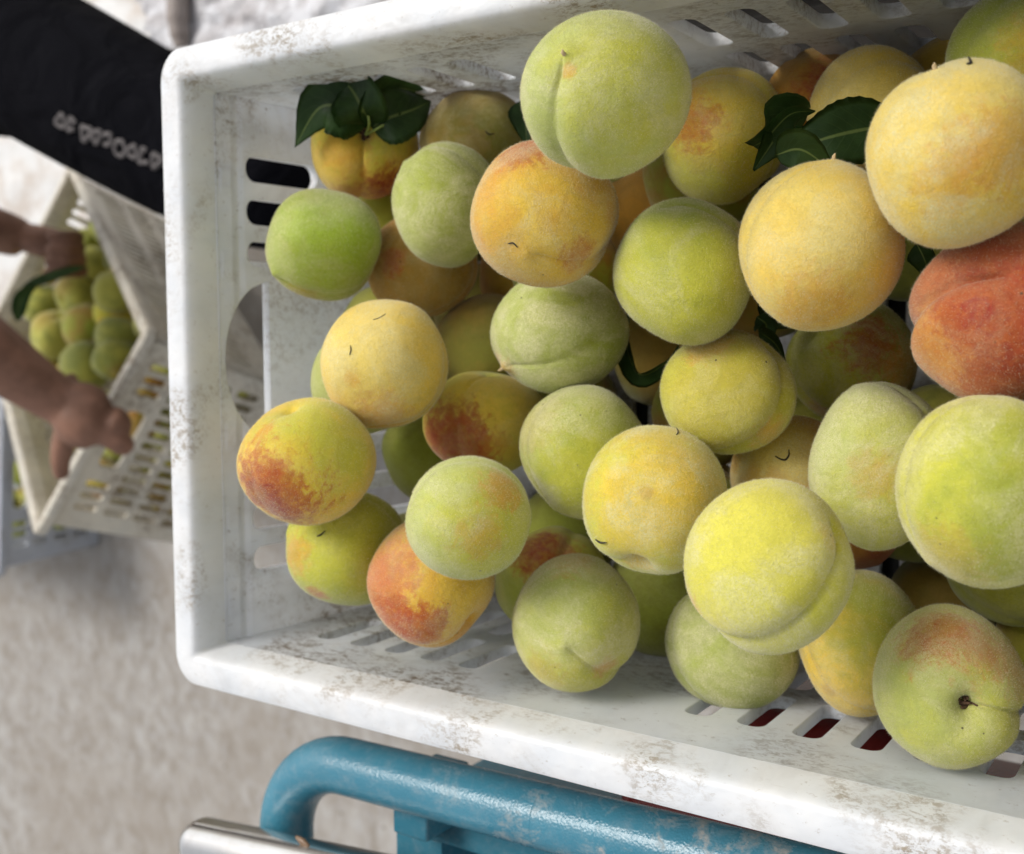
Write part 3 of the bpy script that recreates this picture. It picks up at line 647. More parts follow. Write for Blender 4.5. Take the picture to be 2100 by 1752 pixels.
def place_peach(p, r, label, group, k, parent_rot=None, skin=None):
    me = fm[k % 5]
    o = bpy.data.objects.new('peach', me); COL.objects.link(o)
    if not me.materials: me.materials.append(FS[0])
    o.location = p; o.scale = (r, r, r*0.95)
    o.rotation_euler = (rnd.uniform(0, 6.3), rnd.uniform(0, 6.3), rnd.uniform(0, 6.3))
    o.material_slots[0].link = 'OBJECT'; o.material_slots[0].material = skin or FS[rnd.choice((0, 1, 1, 2, 3))]
    tag(o, label, 'peach', group); return o
for k, (x, y, z, r) in enumerate(FILL):
    if x > 0.5 or z > -0.02: place_peach((x, y, z+ZR), r, 'yellow green peach of the heap lying past the right edge', 'peaches of the heap past the right edge', k)
    else: place_peach((x, y, z+ZR), r, 'shaded peach buried at the bottom of the heap in the big crate', 'peaches buried in the big crate', k, skin=FS[(2, 3, 3, 0)[k % 4]])

# peaches in the tilted crate
M2 = crate2.matrix_world.copy()
def in2(px, py, depth_local):
    'point on the line of sight, at height depth_local of the tilted crate frame'
    n = M2.to_3x3() @ Vector((0, 0, 1)); p0 = M2 @ Vector((0, 0, depth_local))
    r = Vector(CR*((px-1050)/F) + CD*((py-876)/F) + CF); o = Vector(CP)
    return o + r*((p0-o).dot(n)/r.dot(n))
V2 = [(194, 541, 30, 0, -.075, 'green peach at the far end of the visible peaches in the tilted crate'), (161, 605, 37, 0, -.070, 'green peach under the upper fingers in the tilted crate'), (92, 627, 37, 0, -.075, 'darker green peach at the left among the tilted crate fruit'),
 (238, 600, 38, 0, -.055, 'long green peach against the upper rim of the tilted crate'), (236, 640, 36, 2, -.090, 'orange bottomed peach by the corner rim of the tilted crate'), (180, 672, 42, 3, -.070, 'green peach with a red right side in the middle of the tilted crate'),
 (117, 688, 42, 1, -.075, 'yellow green peach left of the red sided one in the tilted crate'), (240, 692, 36, 1, -.070, 'pale yellow peach inside the near corner of the tilted crate'), (236, 737, 38, 0, -.070, 'green peach below the near corner of the tilted crate'),
 (176, 752, 43, 1, -.065, 'pale yellow green peach just above the gripping hand in the tilted crate'), (104, 748, 36, 3, -.090, 'olive peach between forearm and red sided peach in the tilted crate'), (88, 588, 32, 3, -.085, 'dark peach under the leaves in the tilted crate')]
c2 = []; inv2 = M2.inverted()
for k, (px, py, pr_, sk, hz, lab) in enumerate(V2):
    p = in2(px, py, hz); dep = (p-Vector(CP)).dot(Vector(CF)); r = pr_*dep/F*1.25
    c2.append((inv2 @ p, r)); place_peach(p, r, lab, 'peaches in the tilted crate', k, skin=FS[(0, 0, 1, 3)[sk]])
def pack(Minv_frame, xr, yr, zs, taken, label, group, keep, seed, rr=0.033, lim=90):
    rg = random.Random(seed); n = 0
    for z in zs:
        y = yr[0]
        row = 0
        while y <= yr[1]:
            x = xr[0] + (row % 2)*rr
            while x <= xr[1]:
                q = Vector((x+rg.uniform(-.004, .004), y+rg.uniform(-.004, .004), z+rg.uniform(-.006, .006))); r = rr*rg.uniform(.93, 1.04)
                if keep(q) and all((q-a).length > (r+b)*0.95 for a, b in taken) and n < lim:
                    taken.append((q, r)); place_peach(Minv_frame @ q, r, label, group, rg.randrange(5), skin=FS[rg.choice((0, 0, 3, 1))]); n += 1
                x += rr*2.02
            y += rr*1.80; row += 1
pack(M2, (0.062, 0.64), (-0.135, 0.14), (-0.085, -0.142, -0.20), c2, 'peach of the tilted crate seen only through its slots', 'peaches behind the slots of the tilted crate', lambda q: q.x < 0.16 or q.y > 0.07 or q.y < -0.10 or (q.z > -0.1 and q.x > 0.3), 3, lim=120)
c3 = []
pack(crate3.matrix_world.copy(), (0.065, 0.63), (-0.135, 0.14), (-0.20, -0.14, -0.08), c3, 'yellow peach behind the grid of the grey crate', 'peaches in the grey crate', lambda q: q.x < 0.12 or q.y > 0.10 or (q.z > -0.1 and q.x < 0.3), 5, lim=80)

# ------------------------------------------------------------------ leaves
def leaf_material():
    m = NT('leaf_green'); uv = m.tc.outputs['UV']; v = m.tc.outputs['Object']
    sx = m.n('ShaderNodeSeparateXYZ', Vector=uv); x, y = sx.outputs[0], sx.outputs[1]
    ay = m.math('ABSOLUTE', m.math('SUBTRACT', y, 0.5))
    mid = m.ramp(ay, 0.035, 0.012)
    w_ = m.math('SINE', m.math('MULTIPLY', m.math('SUBTRACT', x, m.math('MULTIPLY', ay, 0.55)), 62.0))
    vein = m.math('MULTIPLY', m.ramp(w_, 0.90, 1.0), m.ramp(ay, 0.5, 0.1, 0, 0.35))
    c = m.mix(m.ramp(m.noise(v, 60, 3), 0.35, 0.65), (0.030, 0.072, 0.016), (0.055, 0.115, 0.030))
    c = m.mix(vein, c, (0.09, 0.15, 0.05)); c = m.mix(mid, c, (0.22, 0.30, 0.09))
    m.base(c, 0.42, 0, 0.45); m.bump(m.math('SUBTRACT', m.noise(v, 300, 2), m.math('MULTIPLY', vein, 2.0)), 0.35, 0.0008)
    tr = m.t.nodes.new('ShaderNodeBsdfTranslucent'); m.L(c, tr.inputs[0])
    mx = m.t.nodes.new('ShaderNodeMixShader'); mx.inputs[0].default_value = 0.2
    m.L(m.b.outputs[0], mx.inputs[1]); m.L(tr.outputs[0], mx.inputs[2]); m.L(mx.outputs[0], m.out.inputs[0]); return m.m
M_LEAF = leaf_material()
def leaf(pts, width, label, roll=0.0, fold=0.25, wave=0.0, n=9, cat='leaf', tipw=0.05):
    'pts: midrib as (px, py, depth); roll turns the blade about its midrib, fold makes a V'
    ctrl = [at(*p) for p in pts]; mid = spline(ctrl, 8); N = len(mid); cen = ctrl[len(ctrl)//2]
    bm = bmesh.new(); uvl = bm.loops.layers.uv.new('UVMap'); rows = []; W_ = 9
    for i, p in enumerate(mid):
        t = i/(N-1); tn = (mid[min(i+1, N-1)]-mid[max(i-1, 0)]).normalized()
        vdir = (Vector(CP)-p).normalized(); nrm = (vdir-tn*vdir.dot(tn)).normalized()
        nrm = Quaternion(tn, roll) @ nrm
        sd_ = tn.cross(nrm)
        hw = width/2*(max(0.0, math.sin(math.pi*min(1, t**0.72)))**1.05)+0.0004
        hw *= 1+0.018*(1 if i % 2 else -1)               # saw teeth
        row = []
        for j in range(W_):
            s = (j/(W_-1)-0.5)*2
            off = sd_*hw*s*math.cos(fold*abs(s)) + nrm*(hw*abs(s)*math.sin(fold)+wave*math.sin(t*9+s*2)*abs(s))
            row.append((bm.verts.new(p+off-cen), t, j/(W_-1)))
        rows.append(row)
    for a, b in zip(rows, rows[1:]):
        for j in range(W_-1):
            f = bm.faces.new((a[j][0], a[j+1][0], b[j+1][0], b[j][0]))
            for l, src in zip(f.loops, (a[j], a[j+1], b[j+1], b[j])): l[uvl].uv = (src[1], src[2])
    r = bmesh.ops.solidify(bm, geom=bm.faces[:], thickness=0.00035)
    me = bpy.data.meshes.new('peach_leaf'); bm.to_mesh(me); bm.free()
    o = link('peach_leaf', me, M_LEAF); o.location = cen
    tag(o, label, cat, 'peach leaves among the fruit'); return o
z14 = PE[14][4]
leaf([(754, 256, z14-.040), (715, 226, z14-.052), (655, 222, z14-.048), (604, 302, z14-.030)], .040, 'leftmost green leaf, its tip hanging over the left side of the leafy peach', 0.3, 0.2, .001)
leaf([(756, 256, z14-.040), (742, 222, z14-.056), (722, 185, z14-.056), (694, 158, z14-.045)], .036, 'upright curled leaf in the middle of the leafy peach', -0.2, 0.45, .001)
leaf([(757, 260, z14-.042), (775, 215, z14-.050), (815, 182, z14-.045), (884, 196, z14-.015)], .028, 'dark leaf arching right from the stem towards the far wall', 0.4, 0.35)
leaf([(762, 262, z14-.042), (795, 243, z14-.048), (845, 226, z14-.040), (884, 208, z14-.02)], .034, 'short leaf on the right shoulder of the leafy peach', -0.1, 0.2)
leaf([(752, 262, z14-.040), (700, 210, z14-.040), (665, 200, z14-.020), (640, 215, z14-.0)], .030, 'shaded leaf tucked behind the leftmost leaf', 0.5, 0.2)
leaf([(1075, 205, .655), (1078, 245, .650), (1080, 300, .640)], .020, 'dark leaf wedged left of the top pale green peach', 0.2, 0.3)
leaf([(1850, 254, .500), (1760, 268, .497), (1680, 288, .497), (1590, 322, .510)], .030, 'broad glossy dark leaf between the golden peach and the bright yellow one', 0.15, 0.12)
leaf([(1660, 222, .520), (1605, 240, .515), (1588, 285, .510), (1545, 350, .520)], .025, 'folded leaf left of the broad glossy leaf', -0.35, 0.5, .001)
leaf([(1545, 300, .520), (1570, 285, .510), (1620, 235, .505), (1672, 228, .510)], .018, 'narrow leaf with its edge curled up over the folded leaf', 0.7, 0.4)
leaf([(1590, 318, .487), (1645, 308, .482), (1715, 358, .484)], .019, 'small mid green leaf in front of the broad glossy leaf', 0.25, 0.2)
leaf([(1880, 500, .520), (1895, 530, .520), (1912, 580, .530)], .014, 'dark leaf in the gap between golden, bright yellow and red peaches', 0.5, 0.3)
leaf([(1290, 640, .640), (1283, 700, .625), (1312, 768, .610), (1368, 742, .595), (1392, 705, .585)], .016, 'leaf curled into a ring below the green peach with the faint seam', 0.9, 0.4)
leaf([(1552, 650, .60), (1572, 668, .60), (1560, 700, .61)], .014, 'small dark leaf above the curved seam peach', 0.4, 0.3)
leaf([(1560, 682, .585), (1590, 705, .575), (1612, 745, .570)], .015, 'small leaf hooked over the curved seam peach', 0.8, 0.3)
leaf([(1610, 560, .60), (1590, 640, .60), (1640, 668, .60)], .018, 'thin dark leaf hidden under the bright yellow peach', 0.2, 0.3)
leaf([(45, 590, 1.86), (90, 572, 1.85), (150, 552, 1.85), (180, 548, 1.86)], .018, 'long dark leaf under the fingers in the tilted crate', 0.3, 0.2)
leaf([(35, 660, 1.84), (45, 610, 1.84), (80, 580, 1.86)], .026, 'dark leaf beside the left peach of the tilted crate', 0.1, 0.2)
# two petioles on the leafy peach
M_STEM = NT('green_stem'); M_STEM.base((0.20, 0.26, 0.06), 0.6); M_STEM = M_STEM.m
bm = bmesh.new()
p0 = at(750, 275, z14-.034)
tube(bm, [v-p0 for v in spline([at(750, 277, z14-.030), at(757, 255, z14-.048), at(753, 220, z14-.050), at(760, 190, z14-.045)], 6)], 0.0009, 8)
tube(bm, [v-p0 for v in spline([at(750, 277, z14-.030), at(770, 266, z14-.046), at(795, 252, z14-.046)], 6)], 0.0008, 8)
o = bm_obj('leaf_sprig', bm, M_STEM); o.location = p0; tag(o, 'thin green leaf stalks springing from the stem hole of the leafy peach', 'stalk')

# ------------------------------------------------------------------ blue tubular frame beside the crate
pb = NT('blue_paint'); v = pb.tc.outputs['Object']
dust = pb.noise(v, 38, 6, 0.7, 0.8); dfine = pb.noise(v, 420, 3, 0.7)
sepx = pb.n('ShaderNodeSeparateXYZ', Vector=v).outputs[0]
dm = pb.math('MULTIPLY', pb.ramp(dust, 0.50, 0.68), pb.ramp(dfine, 0.35, 0.60, 0.25, 1.0))
dm = pb.math('MULTIPLY', dm, pb.ramp(sepx, -0.14, -0.05, 0.08, 1.0))
c = pb.mix(pb.ramp(pb.noise(v, 12, 2), .3, .7), (0.034, 0.165, 0.235), (0.046, 0.195, 0.27))
c = pb.mix(pb.math('MULTIPLY', pb.ramp(pb.noise(v, 90, 5, .75, .4), .45, .75), 0.22), c, (0.34, 0.36, 0.36))
c = pb.mix(pb.math('MULTIPLY', dm, 0.75), c, (0.42, 0.37, 0.32))
pb.base(c, pb.ramp(dm, 0, 1, 0.26, 0.7), 0, 0.5)
pb.bump(pb.math('ADD', pb.n('ShaderNodeTexVoronoi', {'feature': 'SMOOTH_F1'}, Vector=v, Scale=800.0).outputs['Distance'], pb.noise(v, 500, 2)), 0.24, 0.0008)
M_BLUE = pb.m
tz = at(903, 1597, .675).z; ty = at(903, 1597, .675).y-.0065; tr_ = 0.0184
cart = empty('cart_frame', (0.3, ty, 0)); tag(cart, 'blue painted tubular steel frame with rail and slotted box beside the crate', 'frame')
def cl(v): return Vector(v)-cart.location
xb = hit(588, 1700, tz).x
bm = bmesh.new(); br = 0.058
rs_ = 0.028; ry = lambda x: ty+(x-0.19)*rs_
path = [(0.95, ry(.95), tz), (0.6, ry(.6), tz), (xb+br+0.03, ry(xb+br+.03), tz)]
for k in range(13):
    a = math.radians(90+90*k/12); path.append((xb+br+br*math.cos(a), ry(xb+br)-br+br*math.sin(a), tz))
path += [(xb, ty-0.12, tz), (xb, ty-0.30, tz-0.0)]
tube(bm, [cl(p) for p in path], tr_, 40); bm_obj('rail', bm, M_BLUE, cart)
bm = bmesh.new(); xs_ = hit(1120, 1665, tz).x            # weld seam ring with its bead
tube(bm, [cl((xs_-.0012, ry(xs_), tz)), cl((xs_, ry(xs_), tz)), cl((xs_+.0012, ry(xs_), tz))], [tr_-.0003, tr_+.0002, tr_-.0003], 40)
bm_obj('weld_seam', bm, M_BLUE, cart)
# flat topped box with a rectangular opening, below and in front of the rail
bz = tz-0.030
c0 = hit(812, 1652, bz); h0_ = hit(905, 1728, bz)
bm = bmesh.new()
x0, y1 = c0.x, c0.y; hx, hy = h0_.x, h0_.y
box(bm, (x0, hy, bz-.0025), (0.75, y1, bz)); bm_o = bm_obj('top_plate', bm, M_BLUE, cart, bevel=0.0006)
bm_o.data.transform(Matrix.Translation(-cart.location))
for nm, lo, hi_ in (('side_plate', (x0, hy-.20, bz-.003), (hx, hy-.0004, bz-.0002)), ('back_plate', (x0+.0005, y1-.003, bz-.12), (.7495, y1-.0005, bz-.0027)), ('side_plate', (x0+.0005, hy-.20, bz-.12), (x0+.003, y1-.0034, bz-.0033)), ('bottom_plate', (x0+.004, hy-.20, bz-.12), (.74, y1-.004, bz-.117))):
    bm = bmesh.new(); box(bm, lo, hi_); oo = bm_obj(nm, bm, M_BLUE, cart, bevel=0.0004); oo.data.transform(Matrix.Translation(-cart.location))
# tab joining rail and box
ta = hit(833, 1632, bz+.012); tb = hit(903, 1652, bz+.012)
bm = bmesh.new(); box(bm, (ta.x, y1-.004, bz-.02), (tb.x, ty-0.002, tz-.004)); oo = bm_obj('weld_tab', bm, M_BLUE, cart, bevel=.002, seg=3); oo.data.transform(Matrix.Translation(-cart.location))
bm = bmesh.new(); box(bm, (-0.02, -.195, ZR-.305), (.74, .195, ZR-.272)); dk = NT('deck_rubber'); dk.base((0.02, 0.02, 0.02), .8); oo = bm_obj('deck', bm, dk.m, cart, bevel=.004); oo.data.transform(Matrix.Translation(-cart.location))
for x in (0.05, 0.66):
    for y in (-.17, .17):
        bm = bmesh.new(); tube(bm, [cl((x, y, ZR-.30)), cl((x, y, 0.001))], 0.016, 16); bm_obj('leg', bm, M_BLUE, cart)
for x in (0.42, 0.66):
    bm = bmesh.new(); tube(bm, [cl(p) for p in spline([(x, ry(x), tz), (x, ry(x), tz-.12), (x, ty+.03, ZR-.27), (x, -.18, ZR-.29)], 6)], 0.012, 14); bm_obj('strut', bm, M_BLUE, cart)

# red painted tank under the near side, glimpsed through the slots
rp = NT('red_paint'); rp.base(rp.mix(rp.noise(rp.tc.outputs['Object'], 30, 4), (0.17, 0.012, 0.010), (0.26, 0.028, 0.02)), 0.25, 0, 0.5)
bm = bmesh.new()
q0 = hit(1248, 1650, ZR-.20); 
box(bm, (0.235, -.335, ZR-.34), (0.74, -.262, ZR-.16)); box(bm, (0.300, -.2615, ZR-.34), (0.405, -.222, ZR-.205)); tank = bm_obj('red_tank', bm, rp.m, bevel=.018, seg=5)
tag(tank, 'dark red glossy metal body below the rail, seen through the near wall slots', 'tank')

# dark padded seat beyond the far wall
bs = NT('dark_vinyl'); bs.base(bs.mix(bs.noise(bs.tc.outputs['Object'], 20, 4), (0.012, 0.009, 0.007), (0.03, 0.021, 0.015)), 0.55); bs.bump(bs.noise(bs.tc.outputs['Object'], 200, 2), .3, .001)
seat = empty('vehicle_seat', (0.68, 0.42, 0)); tag(seat, 'dark brown padded seat beyond the far wall, glimpsed through its right slots', 'seat')
bm = bmesh.new(); box(bm, (-.46, -.20, ZR-.24), (.35, .17, ZR-.10)); bm_obj('cushion', bm, bs.m, seat, bevel=.035, seg=6)
bm = bmesh.new(); box(bm, (-.40, -.187, ZR-.105), (.35, -.10, ZR+.13)); bm_obj('shade_block', bm, bs.m, seat, bevel=.035, seg=6)  # unseen upright block added to shade the right part of the far wall
bm = bmesh.new(); box(bm, (-.52, -.18, .0), (.31, .14, ZR-.241)); bm_obj('seat_base', bm, bs.m, seat, bevel=.01)

# stainless steel scale housing at the bottom left
ss = NT('stainless_steel'); v = ss.tc.outputs['Object']
br_ = ss.noise(ss.mapping(v, scale=(0.02, 1, 1)), 900, 2, .5)
c = ss.mix(ss.ramp(ss.noise(v, 30, 4, .7), .4, .75, 0, .35), (0.62, 0.61, 0.59), (0.45, 0.40, 0.34))
ss.base(c, ss.ramp(br_, .3, .7, 0.16, 0.26), 1.0); ss.bump(ss.noise(v, 18, 2), .12, .003)
sz = tz+.054
s0 = hit(360, 1668, sz)
house = empty('scale_housing', (s0.x+.10, s0.y-.09, sz)); house.rotation_euler = (0, 0, math.radians(6)); tag(house, 'polished stainless steel box with rounded corner at the bottom left', 'scale housing')
bm = bmesh.new(); box(bm, (-.10, -.09, -.034), (.135, .09, 0)); bm_obj('shell', bm, ss.m, house, bevel=.0145, seg=10)
gp = NT('green_reflection'); gp.base((0.42, 0.60, 0.22), .3)
bm = bmesh.new(); box(bm, (-.080, .064, -.0003), (.10, .068, .0003)); bm_obj('painted_reflection', bm, gp.m, house)  # green reflection in the polished steel, painted on as a thin strip
bm = bmesh.new(); tube(bm, [(-.02, -.05, -.034), (-.02, -.05, -sz+.001)], .02, 20); bm_obj('post', bm, ss.m, house)

# ------------------------------------------------------------------ plastic sheeting on the ground
def sheet(name, poly, mat, label, cat, amp, res=60, z=0.006, freq=9, seed=1):
    xs = [p.x for p in poly]; ys = [p.y for p in poly]
    x0, x1, y0, y1 = min(xs), max(xs), min(ys), max(ys)
    from mathutils import noise as mn
    bm = bmesh.new(); cen = Vector(((x0+x1)/2, (y0+y1)/2, 0)); grid = {}
    def inside(x, y):
        c = False; n = len(poly)
        for i in range(n):
            a, b = poly[i], poly[(i+1) % n]
            if (a.y > y) != (b.y > y) and x < (b.x-a.x)*(y-a.y)/(b.y-a.y)+a.x: c = not c
        return c
    for i in range(res+1):
        for j in range(res+1):
            x = x0+(x1-x0)*i/res; y = y0+(y1-y0)*j/res
            h = abs(mn.noise(Vector((x*freq, y*freq, seed))))+0.5*abs(mn.noise(Vector((x*freq*2.3, y*freq*2.3, seed+4))))
            grid[i, j] = bm.verts.new(Vector((x, y, z+amp*h))-cen)
    for i in range(res):
        for j in range(res):
            if inside(x0+(x1-x0)*(i+.5)/res, y0+(y1-y0)*(j+.5)/res): bm.faces.new((grid[i, j], grid[i+1, j], grid[i+1, j+1], grid[i, j+1]))
    bmesh.ops.delete(bm, geom=[v for v in bm.verts if not v.link_faces], context='VERTS')
    bmesh.ops.solidify(bm, geom=bm.faces[:], thickness=0.0015)
    o = bm_obj(name, bm, mat); o.location = cen; tag(o, label, cat); return o
wp = NT('white_sheet'); v = wp.tc.outputs['Object']
wp.base(wp.mix(wp.ramp(wp.noise(v, 12, 4, .6), .42, .7, 0, .7), (0.62, 0.61, 0.59), (0.45, 0.37, 0.30)), .5); wp.bump(wp.noise(v, 30, 3), .4, .01)
sheet('white_sheet', [hit(-500, -400, 0), hit(150, -200, 0), hit(262, -60, 0), hit(318, 30, 0), hit(352, 118, 0), hit(500, 300, 0), hit(320, 500, 0), hit(150, 620, 0), hit(-300, 640, 0)], wp.m, 'soiled white plastic sheet spread on the ground under the dark clad leg', 'plastic sheet', .012)
gp2 = NT('grey_film'); v = gp2.tc.outputs['Object']
gp2.base(gp2.mix(gp2.ramp(gp2.noise(v, 14, 4, .6, 1.0), .35, .65), lin(165, 160, 160), lin(205, 205, 208)), .35); gp2.bump(gp2.noise(v, 22, 4, .6, 1.5), .6, .02)
sheet('crumpled_film', [hit(255, -120, 0), hit(300, 10, 0), hit(345, 100, 0), hit(520, 140, 0), hit(800, 120, 0), hit(980, 60, 0), hit(900, -160, 0), hit(560, -200, 0)], gp2.m, 'crumpled pale grey plastic film on the ground above the crate corner', 'plastic film', .05, freq=7, seed=3, z=.01)
# brown boot like post standing in the film
bt = NT('brown_rubber'); bt.base(bt.mix(bt.noise(bt.tc.outputs['Object'], 25, 3), lin(120, 108, 100), lin(150, 140, 134)), .6)
bm = bmesh.new()
a = hit(372, 95, .035); b = hit(362, -80, .035); 
cc = (a+b)/2
tube(bm, [v-cc for v in spline([a, a+(b-a)*.3+Vector((0, 0, .005)), a+(b-a)*.7, b], 8)], [0.016]*3+[.020]*5+[.023]*9+[.021]*8, 18)
o = bm_obj('cloth_roll', bm, bt.m); o.location = cc; tag(o, 'rolled brown grey cloth lying beside the crumpled film at the top', 'cloth')

# ------------------------------------------------------------------ person
sk = NT('skin'); v = sk.tc.outputs['Object']
sk.base(sk.mix(sk.ramp(sk.noise(v, 25, 4, .6), .35, .65), (0.18, 0.088, 0.054), (0.26, 0.13, 0.082)), .55, 0, .35)
sk.b.inputs['Subsurface Weight'].default_value = 0.0; sk.bump(sk.noise(v, 180, 3), .2, .002)
def skin_object(name, chains, mat, voxel, parent=None, smooth=4, sub=1):
    'chains: lists of (point, radius); every chain grows with the Skin modifier, then one voxel remesh fuses them'
    bm = bmesh.new(); me = bpy.data.meshes.new(name); vs, es, rs, roots = [], [], [], []
    for ch in chains:
        roots.append(len(vs))
        for k, (p, r) in enumerate(ch):
            vs.append(tuple(p)); rs.append(r)
            if k: es.append((len(vs)-2, len(vs)-1))
    me.from_pydata(vs, es, [])
    o = bpy.data.objects.new(name, me); COL.objects.link(o)
    o.modifiers.new('skin', 'SKIN')
    lay = me.skin_vertices[0].data if me.skin_vertices else None
    for k, d in enumerate(lay):
        r = rs[k]; d.radius = (r, r) if not isinstance(r, tuple) else r
        d.use_root = k in roots
    s = o.modifiers.new('sub', 'SUBSURF'); s.levels = 2; s.render_levels = 2
    rm = o.modifiers.new('fuse', 'REMESH'); rm.mode = 'VOXEL'; rm.voxel_size = voxel
    sm = o.modifiers.new('smooth', 'SMOOTH'); sm.factor = 0.5; sm.iterations = smooth
    dg = bpy.context.evaluated_depsgraph_get(); dg.update()
    me2 = bpy.data.meshes.new_from_object(o.evaluated_get(dg)); bpy.data.objects.remove(o)
    me2.name = name; me2.materials.clear()
    return link(name, me2, mat, parent)
V = Vector
hipA = at(-110, 25, 1.66); hipB = hipA + V((-.20, .17, -.03))
kneeA = at(545, 392, 1.40); kneeB = hipB + V((.30, -.30, .05))
thigh = kneeA-hipA
print('thigh', thigh.length, hipA, kneeA)
footA = V((kneeA.x-.05, kneeA.y+.10, 0.05)); 
pel = (hipA+hipB)/2 + V((0, 0, .04))
sh1 = at(-360, 190, 1.80); sh2 = at(-430, 400, 1.56); chest = (sh1+sh2)/2+V((-.04, 0, -.03))
neck = chest+V((-.03, -.06, .07)); head = neck+V((.02, -.13, .07))
el2 = at(-140, 640, 1.50); wr2 = at(118, 822, 1.60); el1 = at(-215, 420, 1.95); wr1 = at(28, 482, 2.02)
def mid(a, b, t): return a.lerp(b, t)
def hand(wr, kn, side, nrm, curl, thumb, span=.085):
    'wrist, knuckle centre, direction across the knuckles (index side), normal of the back of the hand'
    ch = []; f = (kn-wr).normalized(); s = side.normalized(); n_ = nrm.normalized()
    for k, (o_, ln) in enumerate(((.5, .075), (.17, .085), (-.17, .078), (-.5, .062))):
        base = kn+s*span*o_*.95; a = base; d = f.copy(); pts = [(wr+s*.014*o_*2+f*.01, .020), (mid(wr, base, .55), .0215), (base, .0185)]
        ang = 0
        for seg, rr in ((.42, .0145), (.32, .0125), (.26, .0100)):
            ang += curl; d = (f*math.cos(ang)-n_*math.sin(ang)).normalized(); a = a+d*ln*seg; pts.append((a, rr))
        ch.append(pts)
    t0 = wr+f*.025+s*.022; t1 = t0+(f*.5+s*.75-n_*.25).normalized()*.035; t2 = t1+thumb.normalized()*.032; t3 = t2+(thumb.normalized()-n_*.3).normalized()*.024
    ch.append([(wr+f*.01, .017), (t0, .0150), (t1, .0120), (t2, .0105), (t3, .0085)])
    return ch
kn2 = at(226, 868, 1.605); down_img = Vector(CD); right_img = Vector(CR); toward = -Vector(CF)
chains = [
 [(pel, .13), (mid(pel, chest, .5), .125), (chest, .135), (neck, .055), (neck+V((.01, -.05, .03)), .052)],
 [(mid(neck, head, .4), .06), (head, .085), (head+V((.03, -.06, .02)), .070)],
 [(chest, .09), (sh1, .062), (mid(sh1, el1, .5), .047), (el1, .060), (mid(el1, wr1, .35), .058), (wr1, .042), (at(60, 500, 2.03), .038)],
 [(chest, .09), (sh2, .062), (mid(sh2, el2, .5), .047), (el2, .056), (mid(el2, wr2, .35), .054), (mid(el2, wr2, .75), .044), (wr2, .037), (mid(wr2, kn2, .4), .038)],
 [(pel, .12), (hipA, .085), (mid(hipA, kneeA, .5), .075), (kneeA, .055), (mid(kneeA, footA, .35), .052), (footA+V((0, 0, .04)), .034), (footA, .036)],
 [(pel, .12), (hipB, .085), (mid(hipB, kneeB, .5), .075), (kneeB, .055), (mid(kneeB, V((kneeB.x-.06, kneeB.y+.1, .05)), .4), .050), (V((kneeB.x-.06, kneeB.y+.1, .05)), .036)],
 [(wr2, (.030)), (mid(wr2, kn2, .5)+down_img*.016, .038), (kn2+down_img*.018, .030)], [(wr2, .034), (mid(wr2, kn2, .5)-down_img*.014, .036), (kn2-down_img*.016, .029)], [(wr2, .036), (at(172, 868, 1.60), .046), (at(214, 886, 1.62), .040)], [(at(212, 858, 1.60), .032), (at(240, 868, 1.61), .028), (at(240, 898, 1.62), .028)],
]
chains += hand(wr2, kn2, -down_img*.8-right_img*.5, toward*.9+right_img*.2, 1.45, down_img*.9+right_img*.15)
# thumb of the lower hand, hooked inside the crate wall
chains.append([(mid(wr2, kn2, .25)+down_img*.015, .019), (at(130, 908, 1.62), .0190), (at(122, 945, 1.63), .0155), (at(128, 985, 1.64), .0120)])
kn1 = at(160, 512, 2.02)
f1 = (kn1-wr1).normalized()
chains += [[(wr1, .028), (mid(wr1, kn1, .6), .034), (kn1, .020)]]
for k in range(4):                                      # four fingers folded back, tips towards the viewer's left
    b0 = at(166+k*3, 486+k*24, 2.00); m0 = at(140, 484+k*25, 1.965); e0 = at(92-k*2, 484+k*26, 1.968)
    chains.append([(mid(wr1, b0, .8), .013), (b0, .0125), (m0, .0112), (mid(m0, e0, .6), .0105), (e0, .0085)])
body = skin_object('person', chains, sk.m, 0.0042, smooth=3)
tag(body, 'person in black trousers squatting at the left with both hands on the tilted crate', 'person')
# clothes as children
cb = NT('black_cloth'); v = cb.tc.outputs['Object']
cb.base(cb.mix(cb.noise(v, 9, 3), (0.0025, 0.0025, 0.0035), (0.006, 0.006, 0.008)), .95, 0, .04); cb.bump(cb.noise(v, 11, 3, .5, .8), .8, .03)
tw = kneeA-hipA
tro = [
 [(pel+V((0, 0, .03)), .15), (hipA, .128), (mid(hipA, kneeA, .35), .122), (mid(hipA, kneeA, .7), .112), (kneeA, .098), (mid(kneeA, footA, .4), .082), (mid(kneeA, footA, .9), .062)],
 [(pel+V((0, 0, .03)), .15), (hipB, .125), (mid(hipB, kneeB, .5), .115), (kneeB, .085), (mid(kneeB, V((kneeB.x-.06, kneeB.y+.1, .05)), .4), .08), (V((kneeB.x-.06, kneeB.y+.1, .12)), .06)]]
skin_object('trousers', tro, cb.m, 0.008, body, 6)
shirt = [[(pel+V((0, 0, .10)), .15), (mid(pel, chest, .5), .145), (chest, .152)], [(chest, .11), (sh1, .082), (mid(sh1, el1, .55), .066)], [(chest, .11), (sh2, .082), (mid(sh2, el2, .45), .066)]]
skin_object('shirt', shirt, cb.m, 0.009, body, 5)
hm = NT('black_hair'); hm.base((0.008, 0.006, 0.005), .5)
skin_object('hair', [[(head+V((-.03, .02, .03)), .082), (head+V((.02, -.04, .045)), .072)], [(head+V((-.05, .02, -.01)), .07), (head+V((-.03, .02, .03)), .07)]], hm.m, .006, body, 3)
sh = NT('shoe_black'); sh.base((0.012, 0.012, 0.013), .5)
